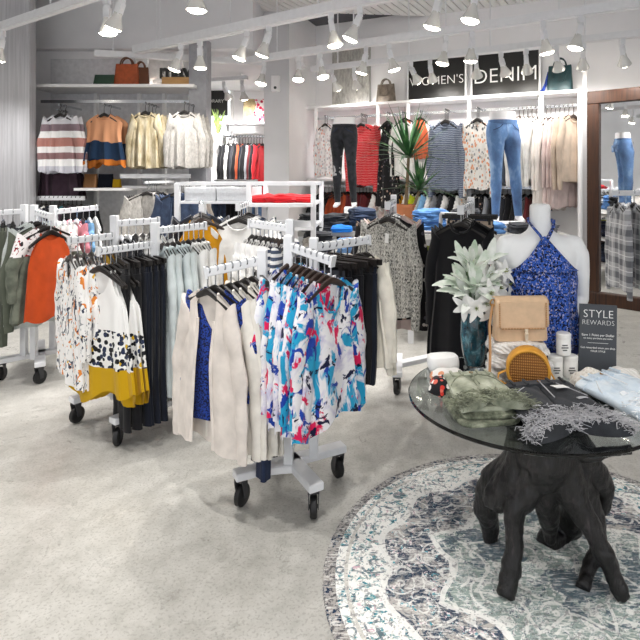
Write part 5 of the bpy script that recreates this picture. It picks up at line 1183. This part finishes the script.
# denim shorts
def shorts(base, rz, mat, label, frays=90, fray_m=None, L=.29, w=.165, tilt=0., tear=True, seed=1, th=.022):
    o = thing('denim_shorts', label, 'shorts', base, rz); rnd = random.Random(seed)
    def surf(sg, u, v):   # u 0..1 from waist to hem ; v angle
        hw = lerp(w * .47, w * .60, u); cx = sg * lerp(w * .48, w * .62, u); hw += .0
        a = th * lerp(.8, 1.15, u); wr = .005 * mnoise.noise(Vector((cx * 20 + math.cos(v) * 3, u * 7, seed)))
        return Vector((cx + hw * math.cos(v), .5 * L - u * L - .03 * u * math.cos(v) * sg, a + a * math.copysign(abs(math.sin(v)) ** .7, math.sin(v)) + wr * (1 + math.sin(v)) + tilt * (1 - u)))
    for sg in (-1, 1):
        m = MB(); m.loft([[surf(sg, j / 14, -2*PI*k/28) for k in range(28)] for j in range(15)]); m.build('leg', mat, o, world=False)
    m = MB(); m.loft([[Vector((w * 1.0 * math.cos(q), y, th * .85 + th * .95 * math.copysign(abs(math.sin(q)) ** .7, math.sin(q)) + tilt)) for q in (2*PI*k/32 for k in range(32))] for y in (.5 * L - .018, .5 * L + .018)]); m.build('waistband', mat, o, world=False)
    m = MB()
    for x in (-.7, -.33, .33, .7): m = MB(); m.box((x * w, .5 * L, th * 1.9 + tilt), (.009, .046, .006)); m.build('belt_loop', mat, o, False, world=False)
    m = MB(); m.lathe([(.007, 0), (.007, .003), (.0005, .004)], (.006, .5 * L, th * 1.85 + tilt), 12); m.build('button', plain('copper', 'b98a55', .35, 1.), o, world=False)
    m = MB(); m.tube([Vector((.004, .5 * L - t * L * .42, th * 2.05 + tilt * (1 - t * .42))) for t in (0, .3, .6, 1)], .0022, 5)
    for sg in (-1, 1): m.tube([surf(sg, lerp(.08, .34, t), PI / 2 + sg * lerp(.1, -1.1, t)) + Vector((0, 0, .002)) for t in (0, .25, .5, .75, 1)], .0018, 5)
    m.build('seams', fray_m or mat, o, world=False)
    m = MB()
    for i in range(frays):
        sg = rnd.choice((-1, 1)); v = rnd.uniform(-.35, PI + .35); u = rnd.triangular(.58, 1.0, .98); p = surf(sg, u, v) + Vector((0, 0, .002)); a = rnd.uniform(0, 2 * PI); dd = Vector((math.cos(a) * .9, -abs(math.sin(a)) * .7 - .1, rnd.uniform(-.2, .3))).normalized(); l = rnd.uniform(.015, .045)
        j_ = lambda s: Vector((rnd.uniform(-s, s), rnd.uniform(-s, s), rnd.uniform(-s * .3, s)))
        P_ = [p, p + dd * l * .35 + j_(.008), p + dd * l * .7 + j_(.01), p + dd * l + j_(.012)]
        for z_ in P_: z_.z = max(z_.z, .003)
        m.tube(P_, [.0014, .0014, .0012, .0008], 3)
    m.build('frayed_hem', fray_m or mat, o, world=False)
    if tear:
        for (sg, u, v, l) in ((-1, .55, 1.7, .03), (1, .45, 1.3, .035)):
            m = MB()
            for i in range(5): p = surf(sg, u + i * .012, v) + Vector((0, 0, .0015)); m.tube([p - Vector((l / 2, 0, 0)), p + Vector((rnd.uniform(-.004, .004), .001, .002)), p + Vector((l / 2, .002, 0))], .0018, 4)
            m.build('tear', fray_m or mat, o, world=False)
    return o
pale_fray = cloth('fray_grey', 'b4b4b8', .15); 
bs = tp(557, 1.88); so = shorts((bs.x, bs.y, bs.z), .16, denim_char, 'charcoal cut-off denim shorts with frayed hems at the front of the table', 1000, pale_fray, .30, .138, .030, True, 2)
m = MB(); m.box((0, 0, 0), (.055, .036, .0015)); q = m.build('price_ticket', tag_white, so, False, world=False); q.location = (.055, .085, .074); q.rotation_euler = (-.10, .1, .2)
bs2 = tp(560, 1.875); 
ss = tp(479, 1.945)
sage_d = printed('sage_dark', lambda t: t.ramp(t.noise(26, 5, .7), [(.35, rgb('3f4437')), (.52, rgb('737866')), (.7, rgb('a9ac98'))]))
for i in range(3):
    b = slab((ss.x + .004 * i, ss.y - .008 + .01 * i, ss.z + i * .017), (.225 - .012 * i, .27 - .02 * i, .02), .10 + .06 * (1 - i), seed=70 + i, amp=.006, n=60)
    q = b.build('folded_shorts', sage_d if i < 2 else sage); tag(q, f'sage green folded shorts under the frayed sage pair, {("lowest", "middle", "upper")[i]} of the stack', 'shorts', 'sage folded shorts')
shorts((ss.x + .006, ss.y + .012, ss.z + .052), .12, sage, 'sage green frayed shorts on top of the stack at the front left', 520, cloth('fray_sage', '8f947f', .3), .26, .098, .006, False, 5, .013)
lb_ = tp(636, 2.0); shorts((lb_.x - .015, lb_.y + .0, lb_.z), .55, denim_light, 'pale blue denim shorts at the right edge of the table', 260, cloth('fray_white', 'eef1f4', .05), .26, .125, .02, True, 9, .026)
# white lace cloth and white knit behind, floral cloth, white tee, tickets
lc = NT('white_lace', .95); lc.co(); v = lc.vor(60, 'DISTANCE_TO_EDGE'); lc.col(lc.ramp(v, [(.0, rgb('f3efe8')), (.3, rgb('d9d2c6'))])); lc.bump(v, .9, .006)
def heap(c, d, rz, amp, seed, mt, nm, label, cat):
    m = MB(); R = []; M = Matrix.Rotation(rz, 3, 'Z'); c = Vector(c)
    for j in range(13):
        t = j / 12; ring = []
        for k in range(40):
            q = 2 * PI * k / 40; rr2 = math.cos(t * PI / 2) ** .6; p = Vector((math.cos(q) * d[0] / 2 * rr2, math.sin(q) * d[1] / 2 * rr2, math.sin(t * PI / 2) * d[2]))
            nn = mnoise.noise(Vector((p.x * 22, p.y * 22, seed))); p.x *= 1 + .12 * mnoise.noise(Vector((q * 1.5, seed, 1))); p.z = max(.001, p.z + amp * nn * (t > 0)); ring.append(c + M @ p)
        R.append(ring)
    m.loft(R); return tag(m.build(nm, mt), label, cat)
heap(tp(590, 2.17), (.16, .13, .06), .2, .016, 3, lc.m, 'lace_cloth', 'crumpled white lace top before the slate sign', 'top')
heap(tp(622, 2.22), (.15, .12, .055), .1, .016, 8, kn_m.m, 'white_knit', 'crumpled white knit top at the right of the slate sign', 'top')
heap(tp(446, 2.12), (.13, .16, .05), .3, .012, 5, m_rosefl, 'floral_top', 'folded black floral top with red flowers at the left of the table', 'top')
heap(tp(448, 2.26), (.15, .10, .04), .1, .012, 6, m_grey_fl, 'grey_floral_top', 'pale floral top between the black floral top and the white tee', 'top')
b = slab(tp(443, 2.36), (.13, .09, .06), .15, seed=61, amp=.004); tag(b.build('folded_tee', cloth('tee_white', 'f6f6f4', .02)), 'white folded tee standing at the far left of the table', 'tee')
b = slab(tp(470, 2.22), (.06, .07, .025), .4, seed=63); tag(b.build('folded_scarf', m_rosefl), 'small red and black floral scarf at the foot of the vase', 'scarf')
for px, Y, rz, lb in ((505, 2.10, .6, 'white price ticket lying between the sage shorts and round bag'), (511, 2.02, .2, 'white price ticket lying left of the charcoal shorts')):
    m = MB(); m.box((0, 0, 0), (.055, .026, .0015)); q = m.build('price_ticket', tag_white, None, False, world=False); q.location = tp(px, Y) + Vector((0, 0, .016)); q.rotation_euler = (.25, -.2, rz); tag(q, lb, 'price ticket')

# ------------------------------------------------------------------ light and camera
wd = bpy.data.worlds.new('World'); sc.world = wd; wd.use_nodes = True
bgn = wd.node_tree.nodes['Background']; bgn.inputs[0].default_value = (.93, .96, 1., 1); bgn.inputs[1].default_value = .95
cam = bpy.data.cameras.new('camera'); co = bpy.data.objects.new('camera', cam); COL.objects.link(co); sc.camera = co
co.location = (0, 0, H); co.rotation_euler = (PI / 2, 0, 0)
cam.sensor_width = 36; cam.lens = F / 640 * 36; cam.shift_x = (320 - CX) / 640; cam.shift_y = (HY - 320) / 640; cam.clip_start = .05
vs = sc.view_settings; sc.display_settings.display_device = 'sRGB'; vs.view_transform = 'Standard'; vs.look = 'None'; vs.gamma = 1; vs.use_curve_mapping = False; vs.exposure = .40
sc.cycles.max_bounces = 8; sc.cycles.transparent_max_bounces = 8
